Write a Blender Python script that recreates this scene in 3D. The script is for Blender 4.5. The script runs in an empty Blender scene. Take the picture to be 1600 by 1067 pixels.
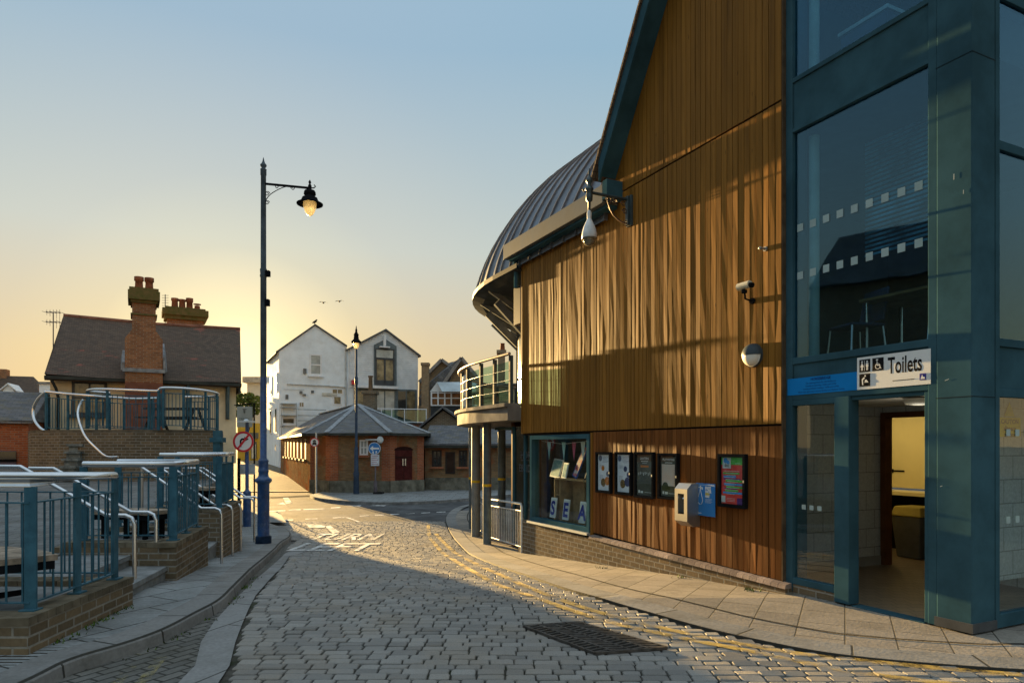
import bpy, bmesh, math, random
from mathutils import Vector, Matrix
random.seed(7)
R=math.radians; C=bpy.context.scene.collection; SC=bpy.context.scene
F=1067.0; HX=800.0; HY=697.0; CZ=1.6
# ---------------------------------------------------------------- camera
cam=bpy.data.cameras.new('camera'); co=bpy.data.objects.new('camera',cam); C.objects.link(co)
co.location=(0,0,CZ); co.rotation_euler=(R(90),0,0)
cam.sensor_width=36; cam.lens=24.0; cam.shift_y=(HY-533.5)/1600; cam.clip_end=3000; cam.clip_start=.05
SC.camera=co
# ---------------------------------------------------------------- light
SUN_AZ=-28.8; SUN_EL=5.0
w=bpy.data.worlds.new('World'); SC.world=w; w.use_nodes=True; nt=w.node_tree; nt.nodes.clear()
wo=nt.nodes.new('ShaderNodeOutputWorld'); bg=nt.nodes.new('ShaderNodeBackground')
sk=nt.nodes.new('ShaderNodeTexSky'); sk.sky_type='NISHITA'; sk.sun_disc=False
sk.sun_elevation=R(SUN_EL); sk.sun_rotation=R(SUN_AZ); sk.air_density=1.0; sk.dust_density=1.6; sk.ozone_density=1.6; sk.altitude=0
gm=nt.nodes.new('ShaderNodeGamma'); gm.inputs[1].default_value=0.5   # compress the sky texture's range around the low sun
nt.links.new(sk.outputs[0],gm.inputs[0])
def lin(c): return tuple(((v/255+.055)/1.055)**2.4 if v>10 else v/255/12.92 for v in c)+(1,)
tc=nt.nodes.new('ShaderNodeTexCoord'); sx=nt.nodes.new('ShaderNodeSeparateXYZ'); nt.links.new(tc.outputs['Generated'],sx.inputs[0])
rp=nt.nodes.new('ShaderNodeValToRGB'); nt.links.new(sx.outputs[2],rp.inputs[0]); el=rp.color_ramp.elements
el[0].position=0.0; el[0].color=lin((222,188,132)); el[1].position=1.0; el[1].color=lin((236,248,255))
for p_,c_ in ((.12,(216,198,156)),(.27,(190,203,198)),(.5,(150,184,206)),(.56,(152,185,208)),(.72,(208,232,250))):
    e=el.new(p_); e.color=lin(c_)
# warm brightening towards the sun
dp=nt.nodes.new('ShaderNodeVectorMath'); dp.operation='DOT_PRODUCT'; nt.links.new(tc.outputs['Generated'],dp.inputs[0])
dp.inputs[1].default_value=(math.sin(R(SUN_AZ+7))*math.cos(R(SUN_EL)),math.cos(R(SUN_AZ+7))*math.cos(R(SUN_EL)),math.sin(R(SUN_EL)))
r2=nt.nodes.new('ShaderNodeValToRGB'); nt.links.new(dp.outputs['Value'],r2.inputs[0]); e2=r2.color_ramp.elements
e2[0].position=.80; e2[0].color=(0,0,0,1); e2[1].position=1.0; e2[1].color=(1.1,.78,.36,1)
for p_,c_ in ((.90,(.03,.008,.0)),(.965,(.09,.035,.0)),(.985,(.18,.10,.0)),(.9955,(.45,.31,.08))):
    e=e2.new(p_); e.color=(*c_,1)
ad=nt.nodes.new('ShaderNodeMix'); ad.data_type='RGBA'; ad.blend_type='ADD'; ad.inputs[0].default_value=1
nt.links.new(rp.outputs[0],ad.inputs[6]); nt.links.new(r2.outputs[0],ad.inputs[7])
EXPO=2.5; STR=.12
vm=nt.nodes.new('ShaderNodeVectorMath'); vm.operation='SCALE'; nt.links.new(ad.outputs[2],vm.inputs[0]); vm.inputs['Scale'].default_value=1/(2**EXPO)/STR
nv=nt.nodes.new('ShaderNodeVectorMath'); nv.operation='SCALE'; nt.links.new(gm.outputs[0],nv.inputs[0]); nv.inputs['Scale'].default_value=.62
mx=nt.nodes.new('ShaderNodeMix'); mx.data_type='RGBA'; mx.inputs[0].default_value=.06
nt.links.new(vm.outputs[0],mx.inputs[6]); nt.links.new(nv.outputs[0],mx.inputs[7])
nt.links.new(mx.outputs[2],bg.inputs[0]); bg.inputs[1].default_value=STR
nt.links.new(bg.outputs[0],wo.inputs[0])
sl=bpy.data.lights.new('sun','SUN'); sl.energy=5.0; sl.angle=R(.6); sl.color=(1,.65,.25)
so=bpy.data.objects.new('sun',sl); C.objects.link(so)
sd=Vector((math.sin(R(SUN_AZ))*math.cos(R(SUN_EL)),math.cos(R(SUN_AZ))*math.cos(R(SUN_EL)),math.sin(R(SUN_EL))))
so.rotation_euler=sd.to_track_quat('Z','Y').to_euler(); so.location=sd*60
SC.view_settings.view_transform='Standard'; SC.view_settings.look='None'; SC.view_settings.gamma=1
SC.view_settings.exposure=EXPO
# ---------------------------------------------------------------- ground profile
GPRO=[(-60,0),(7.2,0),(9,-.11),(11,-.28),(13.2,-.46),(16,-.55),(20,-.6),(26,-.62),(34,-.6),(42,-.3),(52,0),(90,.6),(900,.6)]
def g(y):
    for (a,za),(b,zb) in zip(GPRO,GPRO[1:]):
        if y<=b:
            f=(y-a)/(b-a); return za+(zb-za)*f
    return .6
def gp(px,py,off=0.0):
    lo,hi=2.5,200.
    for _ in range(50):
        m=(lo+hi)/2
        if HY+F*(CZ-g(m)-off)/m>py: lo=m
        else: hi=m
    d=(lo+hi)/2
    return ((px-HX)*d/F,d,g(d)+off)
def P(px,py,d): return Vector(((px-HX)*d/F,d,CZ-(py-HY)*d/F))
# ---------------------------------------------------------------- materials
def N(nt,t,**k):
    n=nt.nodes.new(t)
    for a,b in k.items(): setattr(n,a,b)
    return n
MATS={}
def newmat(name):
    m=bpy.data.materials.new(name); m.use_nodes=True; nt=m.node_tree; nt.nodes.clear()
    o=N(nt,'ShaderNodeOutputMaterial'); p=N(nt,'ShaderNodeBsdfPrincipled'); nt.links.new(p.outputs[0],o.inputs[0])
    MATS[name]=m; return m,nt,p,o
def mixc(nt,fac,a,b,mode='MIX'):
    n=N(nt,'ShaderNodeMix',data_type='RGBA',blend_type=mode)
    for s,v in ((n.inputs[0],fac),(n.inputs[6],a),(n.inputs[7],b)):
        if hasattr(v,'links'): nt.links.new(v,s)
        else: s.default_value=v if isinstance(v,(int,float)) else (*v,1)[:4]
    return n.outputs[2]
def ramp(nt,src,a,b,lo=0,hi=1):
    n=N(nt,'ShaderNodeMapRange'); nt.links.new(src,n.inputs[0])
    n.inputs[1].default_value=a; n.inputs[2].default_value=b; n.inputs[3].default_value=lo; n.inputs[4].default_value=hi
    return n.outputs[0]
def pos(nt,scale=(1,1,1)):
    gn=N(nt,'ShaderNodeNewGeometry'); mp=N(nt,'ShaderNodeMapping'); nt.links.new(gn.outputs['Position'],mp.inputs[0]); mp.inputs['Scale'].default_value=scale
    return mp.outputs[0]
def noise(nt,vec,sc,det=4,rough=.6):
    n=N(nt,'ShaderNodeTexNoise'); nt.links.new(vec,n.inputs['Vector']); n.inputs['Scale'].default_value=sc; n.inputs['Detail'].default_value=det; n.inputs['Roughness'].default_value=rough
    return n.outputs[0]
def bump(nt,p,h,st,dist=.01,prev=None):
    b=N(nt,'ShaderNodeBump'); b.inputs['Strength'].default_value=st; b.inputs['Distance'].default_value=dist
    nt.links.new(h,b.inputs['Height'])
    if prev: nt.links.new(prev,b.inputs['Normal'])
    nt.links.new(b.outputs[0],p.inputs['Normal']); return b.outputs[0]
def M(name,col,rough=.6,metal=0,var=.18,sc=3,bst=.15,bsc=60,col2=None,island=0,spec=.5,emit=None,dirt=None,trans=0):
    if name in MATS: return MATS[name]
    m,nt,p,o=newmat(name); v=pos(nt)
    n1=noise(nt,v,sc,5)
    c2=col2 or tuple(c*(1-var*1.6) for c in col)
    c1=tuple(min(1,c*(1+var*.5)) for c in col) if not col2 else col
    c=mixc(nt,ramp(nt,n1,.35,.65),c1,c2)
    if dirt:
        n2=noise(nt,v,dirt[1],6,.75); c=mixc(nt,ramp(nt,n2,.52,.68,0,dirt[2]),c,dirt[0])
    if island:
        gn=N(nt,'ShaderNodeNewGeometry'); h=N(nt,'ShaderNodeHueSaturation'); nt.links.new(c,h.inputs['Color'])
        nt.links.new(ramp(nt,gn.outputs['Random Per Island'],0,1,1-island,1+island),h.inputs['Value']); c=h.outputs[0]
    nt.links.new(c,p.inputs['Base Color'])
    nt.links.new(ramp(nt,n1,.3,.7,max(.02,rough-.07),min(1,rough+.07)),p.inputs['Roughness'])
    p.inputs['Metallic'].default_value=metal; p.inputs['Specular IOR Level'].default_value=spec if (metal>.2 or rough<.36 or spec!=.5) else .04
    if bst: bump(nt,p,noise(nt,v,bsc,4),bst,.004)
    if emit:
        p.inputs['Emission Color'].default_value=(*emit[0],1); p.inputs['Emission Strength'].default_value=emit[1]
    if trans: p.inputs['Transmission Weight'].default_value=trans
    return m
def brickmat(name,c1,c2,mort,bw=.225,rh=.075,ms=.01,rough=.85,bst=.35,dirt=(.05,.045,.03),damt=.5,third=None,off=.5,spec=.03):
    m,nt,p,o=newmat(name)
    tc=N(nt,'ShaderNodeTexCoord'); b=N(nt,'ShaderNodeTexBrick'); v=pos(nt)
    nt.links.new(tc.outputs['UV'],b.inputs['Vector']); b.offset=off
    for k,x in (('Color1',c1),('Color2',c2),('Mortar',mort)): b.inputs[k].default_value=(*x,1)
    b.inputs['Scale'].default_value=1; b.inputs['Mortar Size'].default_value=ms; b.inputs['Brick Width'].default_value=bw; b.inputs['Row Height'].default_value=rh; b.inputs['Mortar Smooth'].default_value=.3; b.inputs['Bias'].default_value=0
    c=b.outputs[0]
    if third: c=mixc(nt,ramp(nt,noise(nt,v,1.1,3),.5,.62,0,.8),c,third)
    n=noise(nt,v,1.6,7,.7); c=mixc(nt,ramp(nt,n,.45,.7,0,damt),c,dirt)
    n2=noise(nt,v,30,3); c=mixc(nt,ramp(nt,n2,.3,.7,.7,1.25),(0,0,0),c) if False else c
    mm=N(nt,'ShaderNodeMix',data_type='RGBA',blend_type='MULTIPLY'); mm.inputs[0].default_value=.5
    nt.links.new(c,mm.inputs[6]); nt.links.new(n2,mm.inputs[7]); 
    gmn=N(nt,'ShaderNodeHueSaturation'); gmn.inputs['Value'].default_value=1.3; nt.links.new(mm.outputs[2],gmn.inputs['Color'])
    nt.links.new(gmn.outputs[0],p.inputs['Base Color']); p.inputs['Roughness'].default_value=rough; p.inputs['Specular IOR Level'].default_value=spec if rough>.5 else .5
    inv=N(nt,'ShaderNodeMath',operation='SUBTRACT'); inv.inputs[0].default_value=1; nt.links.new(b.outputs['Fac'],inv.inputs[1])
    ad=N(nt,'ShaderNodeMath',operation='MULTIPLY_ADD'); nt.links.new(n2,ad.inputs[0]); ad.inputs[1].default_value=.5; nt.links.new(inv.outputs[0],ad.inputs[2])
    bump(nt,p,ad.outputs[0],bst,.008)
    return m
def glassmat(name,tint=(.75,.85,.85),rough=.02,ior=1.5,refl=(1,1,1),extra=0):
    m,nt,p,o=newmat(name); nt.nodes.remove(p)
    t=N(nt,'ShaderNodeBsdfTransparent'); t.inputs[0].default_value=(*tint,1)
    gl=N(nt,'ShaderNodeBsdfGlossy'); gl.inputs[0].default_value=(*refl,1); gl.inputs['Roughness'].default_value=rough
    fr=N(nt,'ShaderNodeFresnel'); fr.inputs[0].default_value=ior
    ad=N(nt,'ShaderNodeMath',operation='ADD'); ad.use_clamp=True; ad.inputs[1].default_value=extra; gq_=N(nt,'ShaderNodeNewGeometry'); iv=N(nt,'ShaderNodeMath',operation='SUBTRACT'); iv.inputs[0].default_value=1; nt.links.new(gq_.outputs['Backfacing'],iv.inputs[1]); ml=N(nt,'ShaderNodeMath',operation='MULTIPLY'); nt.links.new(fr.outputs[0],ml.inputs[0]); nt.links.new(iv.outputs[0],ml.inputs[1]); nt.links.new(ml.outputs[0],ad.inputs[0])
    bb=N(nt,'ShaderNodeBump'); bb.inputs['Strength'].default_value=.04; bb.inputs['Distance'].default_value=.02; nt.links.new(noise(nt,pos(nt),2.,1),bb.inputs['Height']); nt.links.new(bb.outputs[0],gl.inputs['Normal'])
    mx=N(nt,'ShaderNodeMixShader'); nt.links.new(ad.outputs[0],mx.inputs[0]); nt.links.new(t.outputs[0],mx.inputs[1]); nt.links.new(gl.outputs[0],mx.inputs[2]); nt.links.new(mx.outputs[0],o.inputs[0])
    return m
def wornmat(name,col,lo,hi,sc=14,rough=.8):
    m,nt,p,o=newmat(name); p.inputs['Base Color'].default_value=(*col,1); p.inputs['Roughness'].default_value=rough
    v=pos(nt); a=noise(nt,v,sc,6,.75); b=noise(nt,v,1.7,2); s=N(nt,'ShaderNodeMath',operation='MULTIPLY_ADD'); nt.links.new(b,s.inputs[0]); s.inputs[1].default_value=.8; nt.links.new(a,s.inputs[2])
    al=ramp(nt,s.outputs[0],lo,hi); t=N(nt,'ShaderNodeBsdfTransparent'); mx=N(nt,'ShaderNodeMixShader')
    nt.links.new(al,mx.inputs[0]); nt.links.new(t.outputs[0],mx.inputs[1]); nt.links.new(p.outputs[0],mx.inputs[2]); nt.links.new(mx.outputs[0],o.inputs[0]); return m
def woodmat(name,a,b,dark,streak=1.):
    m,nt,p,o=newmat(name); gn=N(nt,'ShaderNodeNewGeometry')
    # every board samples its own stretch of grain
    cx=N(nt,'ShaderNodeCombineXYZ'); nt.links.new(ramp(nt,gn.outputs['Random Per Island'],0,1,0,40),cx.inputs[2])
    va=N(nt,'ShaderNodeVectorMath',operation='ADD'); nt.links.new(pos(nt,(30,30,.9)),va.inputs[0]); nt.links.new(cx.outputs[0],va.inputs[1])
    n=noise(nt,va.outputs[0],1.0,6,.65)
    va2=N(nt,'ShaderNodeVectorMath',operation='ADD'); nt.links.new(pos(nt,(6,6,.5)),va2.inputs[0]); nt.links.new(cx.outputs[0],va2.inputs[1])
    n2=noise(nt,va2.outputs[0],1.0,4,.6)
    c=mixc(nt,gn.outputs['Random Per Island'],a,b)
    c=mixc(nt,ramp(nt,n,.4,.72,0,.75*streak),c,dark)
    c=mixc(nt,ramp(nt,n2,.5,.7,0,.6*streak),c,tuple(x*.45 for x in dark))
    # weathered lighter silver spots and knots
    v=N(nt,'ShaderNodeTexVoronoi'); nt.links.new(pos(nt,(9,9,2.2)),v.inputs['Vector']); v.inputs['Scale'].default_value=1
    c=mixc(nt,ramp(nt,v.outputs['Distance'],.02,.09,.8,0),c,(.02,.012,.006))
    nt.links.new(c,p.inputs['Base Color']); nt.links.new(ramp(nt,n,.3,.7,.42,.62),p.inputs['Roughness'])
    p.inputs['Specular IOR Level'].default_value=.045
    bump(nt,p,n,.22,.005); return m
def roofmat(name,c1,c2,red,bw=.17,rh=.10,moss=None,amt=.7):
    m,nt,p,o=newmat(name); tc=N(nt,'ShaderNodeTexCoord'); b=N(nt,'ShaderNodeTexBrick'); nt.links.new(tc.outputs['UV'],b.inputs['Vector'])
    for k,x in (('Color1',c1),('Color2',c2),('Mortar',tuple(q*.35 for q in c1))): b.inputs[k].default_value=(*x,1)
    b.inputs['Scale'].default_value=1; b.inputs['Mortar Size'].default_value=.006; b.inputs['Brick Width'].default_value=bw; b.inputs['Row Height'].default_value=rh
    v=pos(nt); c=b.outputs[0]
    c=mixc(nt,ramp(nt,noise(nt,pos(nt,(1,1,3)),.8,6,.7),.6,.66,0,amt),c,red)
    if moss: c=mixc(nt,ramp(nt,noise(nt,v,2.5,6,.7),.5,.65,0,.7),c,moss)
    nt.links.new(c,p.inputs['Base Color']); p.inputs['Roughness'].default_value=.75; p.inputs['Specular IOR Level'].default_value=.1
    sx=N(nt,'ShaderNodeSeparateXYZ'); nt.links.new(tc.outputs['UV'],sx.inputs[0])
    fr=N(nt,'ShaderNodeMath',operation='FRACT'); dv=N(nt,'ShaderNodeMath',operation='DIVIDE'); nt.links.new(sx.outputs[1],dv.inputs[0]); dv.inputs[1].default_value=-rh; nt.links.new(dv.outputs[0],fr.inputs[0])
    s=N(nt,'ShaderNodeMath',operation='MULTIPLY_ADD'); nt.links.new(noise(nt,v,25,3),s.inputs[0]); s.inputs[1].default_value=.6; nt.links.new(fr.outputs[0],s.inputs[2])
    bump(nt,p,s.outputs[0],.8,.02); return m

# ---------------------------------------------------------------- mesh builder
I3=lambda p:Vector(p)
class MB:
    def __init__(s,T=None): s.v=[];s.f=[];s.mi=[];s.uv={};s.T=T or I3;s.m=0;s.sm=[]
    def add(s,vs,fs,smooth=False,uvs=None):
        o=len(s.v); s.v+= [Vector(s.T(p)) for p in vs]
        for k,f in enumerate(fs):
            if uvs: s.uv[len(s.f)]=uvs[k]
            s.f.append([o+i for i in f]); s.mi.append(s.m); s.sm.append(smooth)
        return s
    def box(s,a,b):
        x0,y0,z0=a;x1,y1,z1=b
        return s.add([(x0,y0,z0),(x1,y0,z0),(x1,y1,z0),(x0,y1,z0),(x0,y0,z1),(x1,y0,z1),(x1,y1,z1),(x0,y1,z1)],[(3,2,1,0),(4,5,6,7),(0,1,5,4),(1,2,6,5),(2,3,7,6),(3,0,4,7)])
    def beam(s,p,q,wd,ht,up=(0,0,1)):
        p=Vector(p);q=Vector(q);d=(q-p).normalized();r=d.cross(Vector(up)).normalized();u=r.cross(d)
        vs=[e+r*a*wd/2+u*b*ht/2 for e in (p,q) for a,b in ((-1,-1),(1,-1),(1,1),(-1,1))]
        return s.add(vs,[(0,1,2,3),(7,6,5,4),(0,4,5,1),(1,5,6,2),(2,6,7,3),(3,7,4,0)])
    def hexa(s,bot,top): # two quads
        return s.add(list(bot)+list(top),[(3,2,1,0),(4,5,6,7),(0,1,5,4),(1,2,6,5),(2,3,7,6),(3,0,4,7)])
    def tube(s,pts,r,n=10,cap=True,close=False):
        pts=[Vector(p) for p in pts]; rs=r if isinstance(r,(list,tuple)) else [r]*len(pts); vs=[];fs=[]
        L=len(pts); prev=None
        for i,p in enumerate(pts):
            a=pts[i-1] if (i>0 or close) else p; b=pts[(i+1)%L] if (i<L-1 or close) else p
            d=(b-a).normalized()
            if prev is None:
                u=d.cross(Vector((0,0,1)) if abs(d.z)<.9 else Vector((1,0,0))).normalized()
            else: u=(prev-d*prev.dot(d)).normalized()
            prev=u; w_=d.cross(u)
            for k in range(n):
                t=2*math.pi*k/n; vs.append(p+(u*math.cos(t)+w_*math.sin(t))*rs[i])
        for i in range(L if close else L-1):
            j=(i+1)%L
            for k in range(n): fs.append((i*n+k,i*n+(k+1)%n,j*n+(k+1)%n,j*n+k))
        s.add(vs,fs,True)
        if cap and not close: s.add(vs[:n],[tuple(range(n))[::-1]]); s.add(vs[-n:],[tuple(range(n))])
        return s
    def lathe(s,c,prof,n=20,smooth=True): # prof: (r,z)
        c=Vector(c); vs=[];fs=[]
        for r,z in prof:
            for k in range(n): t=2*math.pi*k/n; vs.append(c+Vector((r*math.cos(t),r*math.sin(t),z)))
        for i in range(len(prof)-1):
            for k in range(n): fs.append((i*n+k,i*n+(k+1)%n,(i+1)*n+(k+1)%n,(i+1)*n+k))
        s.add(vs,fs,smooth); s.add(vs[:n],[tuple(range(n))[::-1]]); s.add(vs[-n:],[tuple(range(n))]); return s
    def prism(s,poly,dv): # poly list of 3d pts, extruded by dv
        n=len(poly); dv=Vector(dv); vs=[Vector(p) for p in poly]+[Vector(p)+dv for p in poly]
        return s.add(vs,[tuple(range(n))[::-1],tuple(range(n,2*n))]+[(i,(i+1)%n,n+(i+1)%n,n+i) for i in range(n)])
    def disc(s,c,r,nrm,th,n=32):
        c=Vector(c);nr=Vector(nrm).normalized();u=nr.orthogonal().normalized();w_=nr.cross(u)
        return s.prism([c+(u*math.cos(2*math.pi*k/n)+w_*math.sin(2*math.pi*k/n))*r for k in range(n)],nr*th)
    def sphere(s,c,r,n=12,sc=(1,1,1)):
        c=Vector(c); vs=[];fs=[]; m=n//2+1
        for i in range(m+1):
            a=math.pi*i/m
            for k in range(n): t=2*math.pi*k/n; vs.append(c+Vector((r*sc[0]*math.sin(a)*math.cos(t),r*sc[1]*math.sin(a)*math.sin(t),r*sc[2]*math.cos(a))))
        for i in range(m):
            for k in range(n): fs.append((i*n+k,i*n+(k+1)%n,(i+1)*n+(k+1)%n,(i+1)*n+k))
        return s.add(vs,fs,True)
    def build(s,name,mats,parent=None,kind=None,recalc=True,bevel=0,origin=None):
        mats=mats if isinstance(mats,(list,tuple)) else [mats]
        if origin is None:
            if parent is not None: origin=Vector(parent['_o']) 
            else:
                xs=[v.x for v in s.v];ys=[v.y for v in s.v];zs=[v.z for v in s.v]
                origin=Vector(((min(xs)+max(xs))/2,(min(ys)+max(ys))/2,min(zs)))
        me=bpy.data.meshes.new(name); me.from_pydata([v-origin for v in s.v],[],s.f); 
        for m in mats: me.materials.append(m)
        uvl=me.uv_layers.new(name='UVMap'); Z=Vector((0,0,1))
        for i,p in enumerate(me.polygons):
            p.material_index=s.mi[i]; p.use_smooth=s.sm[i]
            if i in s.uv:
                for li,u in zip(p.loop_indices,s.uv[i]): uvl.data[li].uv=u
            else:
                n=p.normal; h=Z.cross(n)
                if h.length<.08: h=Vector((1,0,0))
                h.normalize()
                if h.x<0 or (abs(h.x)<1e-4 and h.y<0): h=-h
                v_=n.cross(h)
                if v_.z<0: v_=-v_
                for li in p.loop_indices:
                    q=s.v[me.loops[li].vertex_index]; uvl.data[li].uv=(q.dot(h),q.dot(v_))
        if recalc:
            bm=bmesh.new(); bm.from_mesh(me); bmesh.ops.recalc_face_normals(bm,faces=bm.faces)
            bm.to_mesh(me); bm.free()
        o=bpy.data.objects.new(name,me); C.objects.link(o)
        if parent is not None: o.parent=parent; o.location=origin-Vector(parent['_o'])
        else: o.location=origin
        o['_o']=tuple(origin)
        if kind: o['kind']=kind
        if bevel:
            b=o.modifiers.new('bevel','BEVEL'); b.width=bevel; b.segments=2; b.limit_method='ANGLE'
        return o
def tag(o,label,cat,group=None,kind=None):
    if label: o['label']=label
    if cat: o['category']=cat
    if group: o['group']=group
    if kind: o['kind']=kind
    return o
def thing(name,label,cat,loc,group=None):
    o=bpy.data.objects.new(name,None); C.objects.link(o); o.location=loc; o['_o']=tuple(loc); o.empty_display_size=.2
    return tag(o,label,cat,group)
def textmb(mb,s,size,o,xd,yd,bold=0,align='CENTER',sx=1,off=None):
    cu=bpy.data.curves.new('t','FONT'); cu.body=s; cu.size=size; cu.align_x=align; cu.offset=bold; cu.resolution_u=3
    ob=bpy.data.objects.new('t',cu); C.objects.link(ob); dg=bpy.context.evaluated_depsgraph_get(); me=bpy.data.meshes.new_from_object(ob.evaluated_get(dg))
    o=Vector(o);xd=Vector(xd);yd=Vector(yd)
    vs=[o+xd*v.co.x*sx+yd*v.co.y for v in me.vertices]; fs=[tuple(p.vertices) for p in me.polygons]
    bpy.data.objects.remove(ob); bpy.data.curves.remove(cu); bpy.data.meshes.remove(me)
    mb.add(vs,fs)
class Frame: # local coordinates (a right, b away, z up)
    def __init__(s,ox,oy,az):
        s.o=Vector((ox,oy,0)); s.d=Vector((math.sin(R(az)),math.cos(R(az)),0)); s.r=Vector((math.cos(R(az)),-math.sin(R(az)),0))
    def __call__(s,p): return s.o+s.r*p[0]+s.d*p[1]+Vector((0,0,p[2]))
    def px(s,px,py,b=0):
        u=(px-HX)/F; o=s.o+s.d*b; a=(o.x-u*o.y)/(u*s.r.y-s.r.x); d=o.y+a*s.r.y
        return a,CZ-(py-HY)*d/F
    def rect(s,x0,y0,x1,y1,b=0):
        a0,_=s.px(x0,y0,b);a1,_=s.px(x1,y1,b); zt=(s.px((x0+x1)/2,y0,b)[1]); zb=(s.px((x0+x1)/2,y1,b)[1]); return a0,a1,zb,zt
# wood building frame: (t along wall away from camera, s inward to the right, z)
WD=Vector((-.438,.899,0)); WN=Vector((.899,.438,0)); WO=Vector((3.69,6.1,0))
def W(p): return WO+WD*p[0]+WN*p[1]+Vector((0,0,p[2]))
def wt(px,s=0):
    u=(px-HX)/F; ox=WO.x+WN.x*s; oy=WO.y+WN.y*s
    return (ox-oy*u)/(.438+.899*u)
def wz(px,py,s=0):
    d=WO.y+WN.y*s+.899*wt(px,s); return CZ-(py-HY)*d/F
# ---------------------------------------------------------------- palette
teal=M('blue_grey_paint',(.042,.098,.128),.55,0,.2,1.5,.03,80,dirt=((.035,.07,.085),3,.25),spec=.0)
teal2=M('blue_rail_paint',(.05,.135,.185),.4,0,.2,5,.1,90,dirt=((.03,.07,.10),9,.6))
bluepost=M('deep_blue_paint',(.02,.075,.22),.35,0,.25,6,.15,70,dirt=((.15,.2,.26),14,.5))
greypost=M('grey_green_paint',(.10,.13,.15),.45,0,.2,6,.1,70)
steel=M('brushed_stainless',(.62,.64,.66),.30,1,.06,3,0)
galv=M('galvanised_metal',(.60,.60,.58),.5,.15,.15,14,.1,80,dirt=((.30,.18,.08),8,.5))
black=M('black_metal',(.012,.013,.015),.6,0,.2,4,0,80,spec=.0)
iron=M('cast_iron',(.085,.078,.07),.6,.3,.4,12,.4,60,dirt=((.1,.06,.03),8,.5))
wood=woodmat('larch_cladding',(.28,.130,.024),(.19,.088,.016),(.07,.032,.008),.6)
woodlow=woodmat('red_brown_cladding',(.21,.080,.022),(.15,.055,.015),(.065,.027,.008),.7)
brick_dk=brickmat('brown_brick',(.21,.155,.095),(.13,.10,.065),(.27,.25,.21),damt=.3,bst=.5)
brick_or=brickmat('stock_brick',(.30,.185,.09),(.19,.115,.058),(.18,.15,.11),third=(.27,.085,.035),damt=.35,bst=.15,spec=0)
brick_rd=brickmat('red_brick',(.42,.13,.055),(.30,.085,.04),(.30,.20,.14),damt=.25)
brick_ch=brickmat('chimney_brick',(.36,.15,.065),(.22,.085,.04),(.30,.24,.17),damt=.35)
brick_far=brickmat('pale_stock_brick',(.33,.24,.14),(.25,.17,.10),(.28,.24,.18),damt=.3)
tilew=brickmat('white_wall_tile',(.46,.49,.48),(.45,.47,.46),(.22,.23,.22),.33,.25,.006,.2,.25,damt=.1)
tiley=M('cream_panel',(.70,.60,.32),.35,0,.05,2,0)
slate=roofmat('slate_roof',(.15,.15,.155),(.09,.092,.10),(.24,.24,.24),.28,.16,moss=(.14,.12,.07),amt=.8)
tile=roofmat('clay_tile_roof',(.125,.086,.06),(.08,.057,.043),(.30,.09,.06),.165,.10,amt=.75)
zinc=M('zinc_roof',(.13,.145,.175),.45,.35,.18,1.2,.05,20)
concrete=M('concrete',(.22,.205,.19),.85,0,.2,2.5,.4,50,dirt=((.16,.15,.13),3,.5))
stone=M('kerb_stone',(.26,.26,.255),.8,0,.3,4,.5,70,dirt=((.12,.115,.10),5,.6))
render=M('white_render',(.80,.86,.90),.8,0,.07,1.3,.2,30,dirt=((.60,.61,.60),1.1,.4))
cream=M('cream_render',(.70,.59,.40),.85,0,.08,1.3,.2,30,dirt=((.42,.34,.22),1.8,.5))
whitep=M('white_paint',(.78,.79,.80),.5,0,.06,3,.05)
leadf=M('lead_flashing',(.27,.285,.30),.5,.2,.25,5,.2)
darkfr=M('dark_window_frame',(.08,.085,.09),.45,0,.15,5,.05)
pane=M('window_pane',(.02,.025,.028),.05,0,.1,1,0,spec=.9)
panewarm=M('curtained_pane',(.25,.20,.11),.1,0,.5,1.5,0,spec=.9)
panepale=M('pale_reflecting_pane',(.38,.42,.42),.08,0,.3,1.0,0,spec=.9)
glass=glassmat('clear_glass',(.90,.95,.95),extra=.03)
glassd=glassmat('tinted_glass',(.66,.80,.86),extra=.04,refl=(.50,.80,1.0))
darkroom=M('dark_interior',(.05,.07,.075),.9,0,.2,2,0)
signwhite=M('sign_white',(.72,.74,.74),.35,0,.04,3,0)
signred=M('sign_red',(.55,.015,.03),.35,0,.05,3,0)
signblack=M('sign_black',(.012,.012,.014),.4,0,.05,3,0)
signblue=M('sign_blue',(.015,.17,.48),.35,0,.05,3,0)
cyan=M('notice_blue',(.01,.20,.55),.65,0,.05,3,0)
maroon=M('maroon_door',(.085,.02,.018),.45,0,.25,4,.1)
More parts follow.
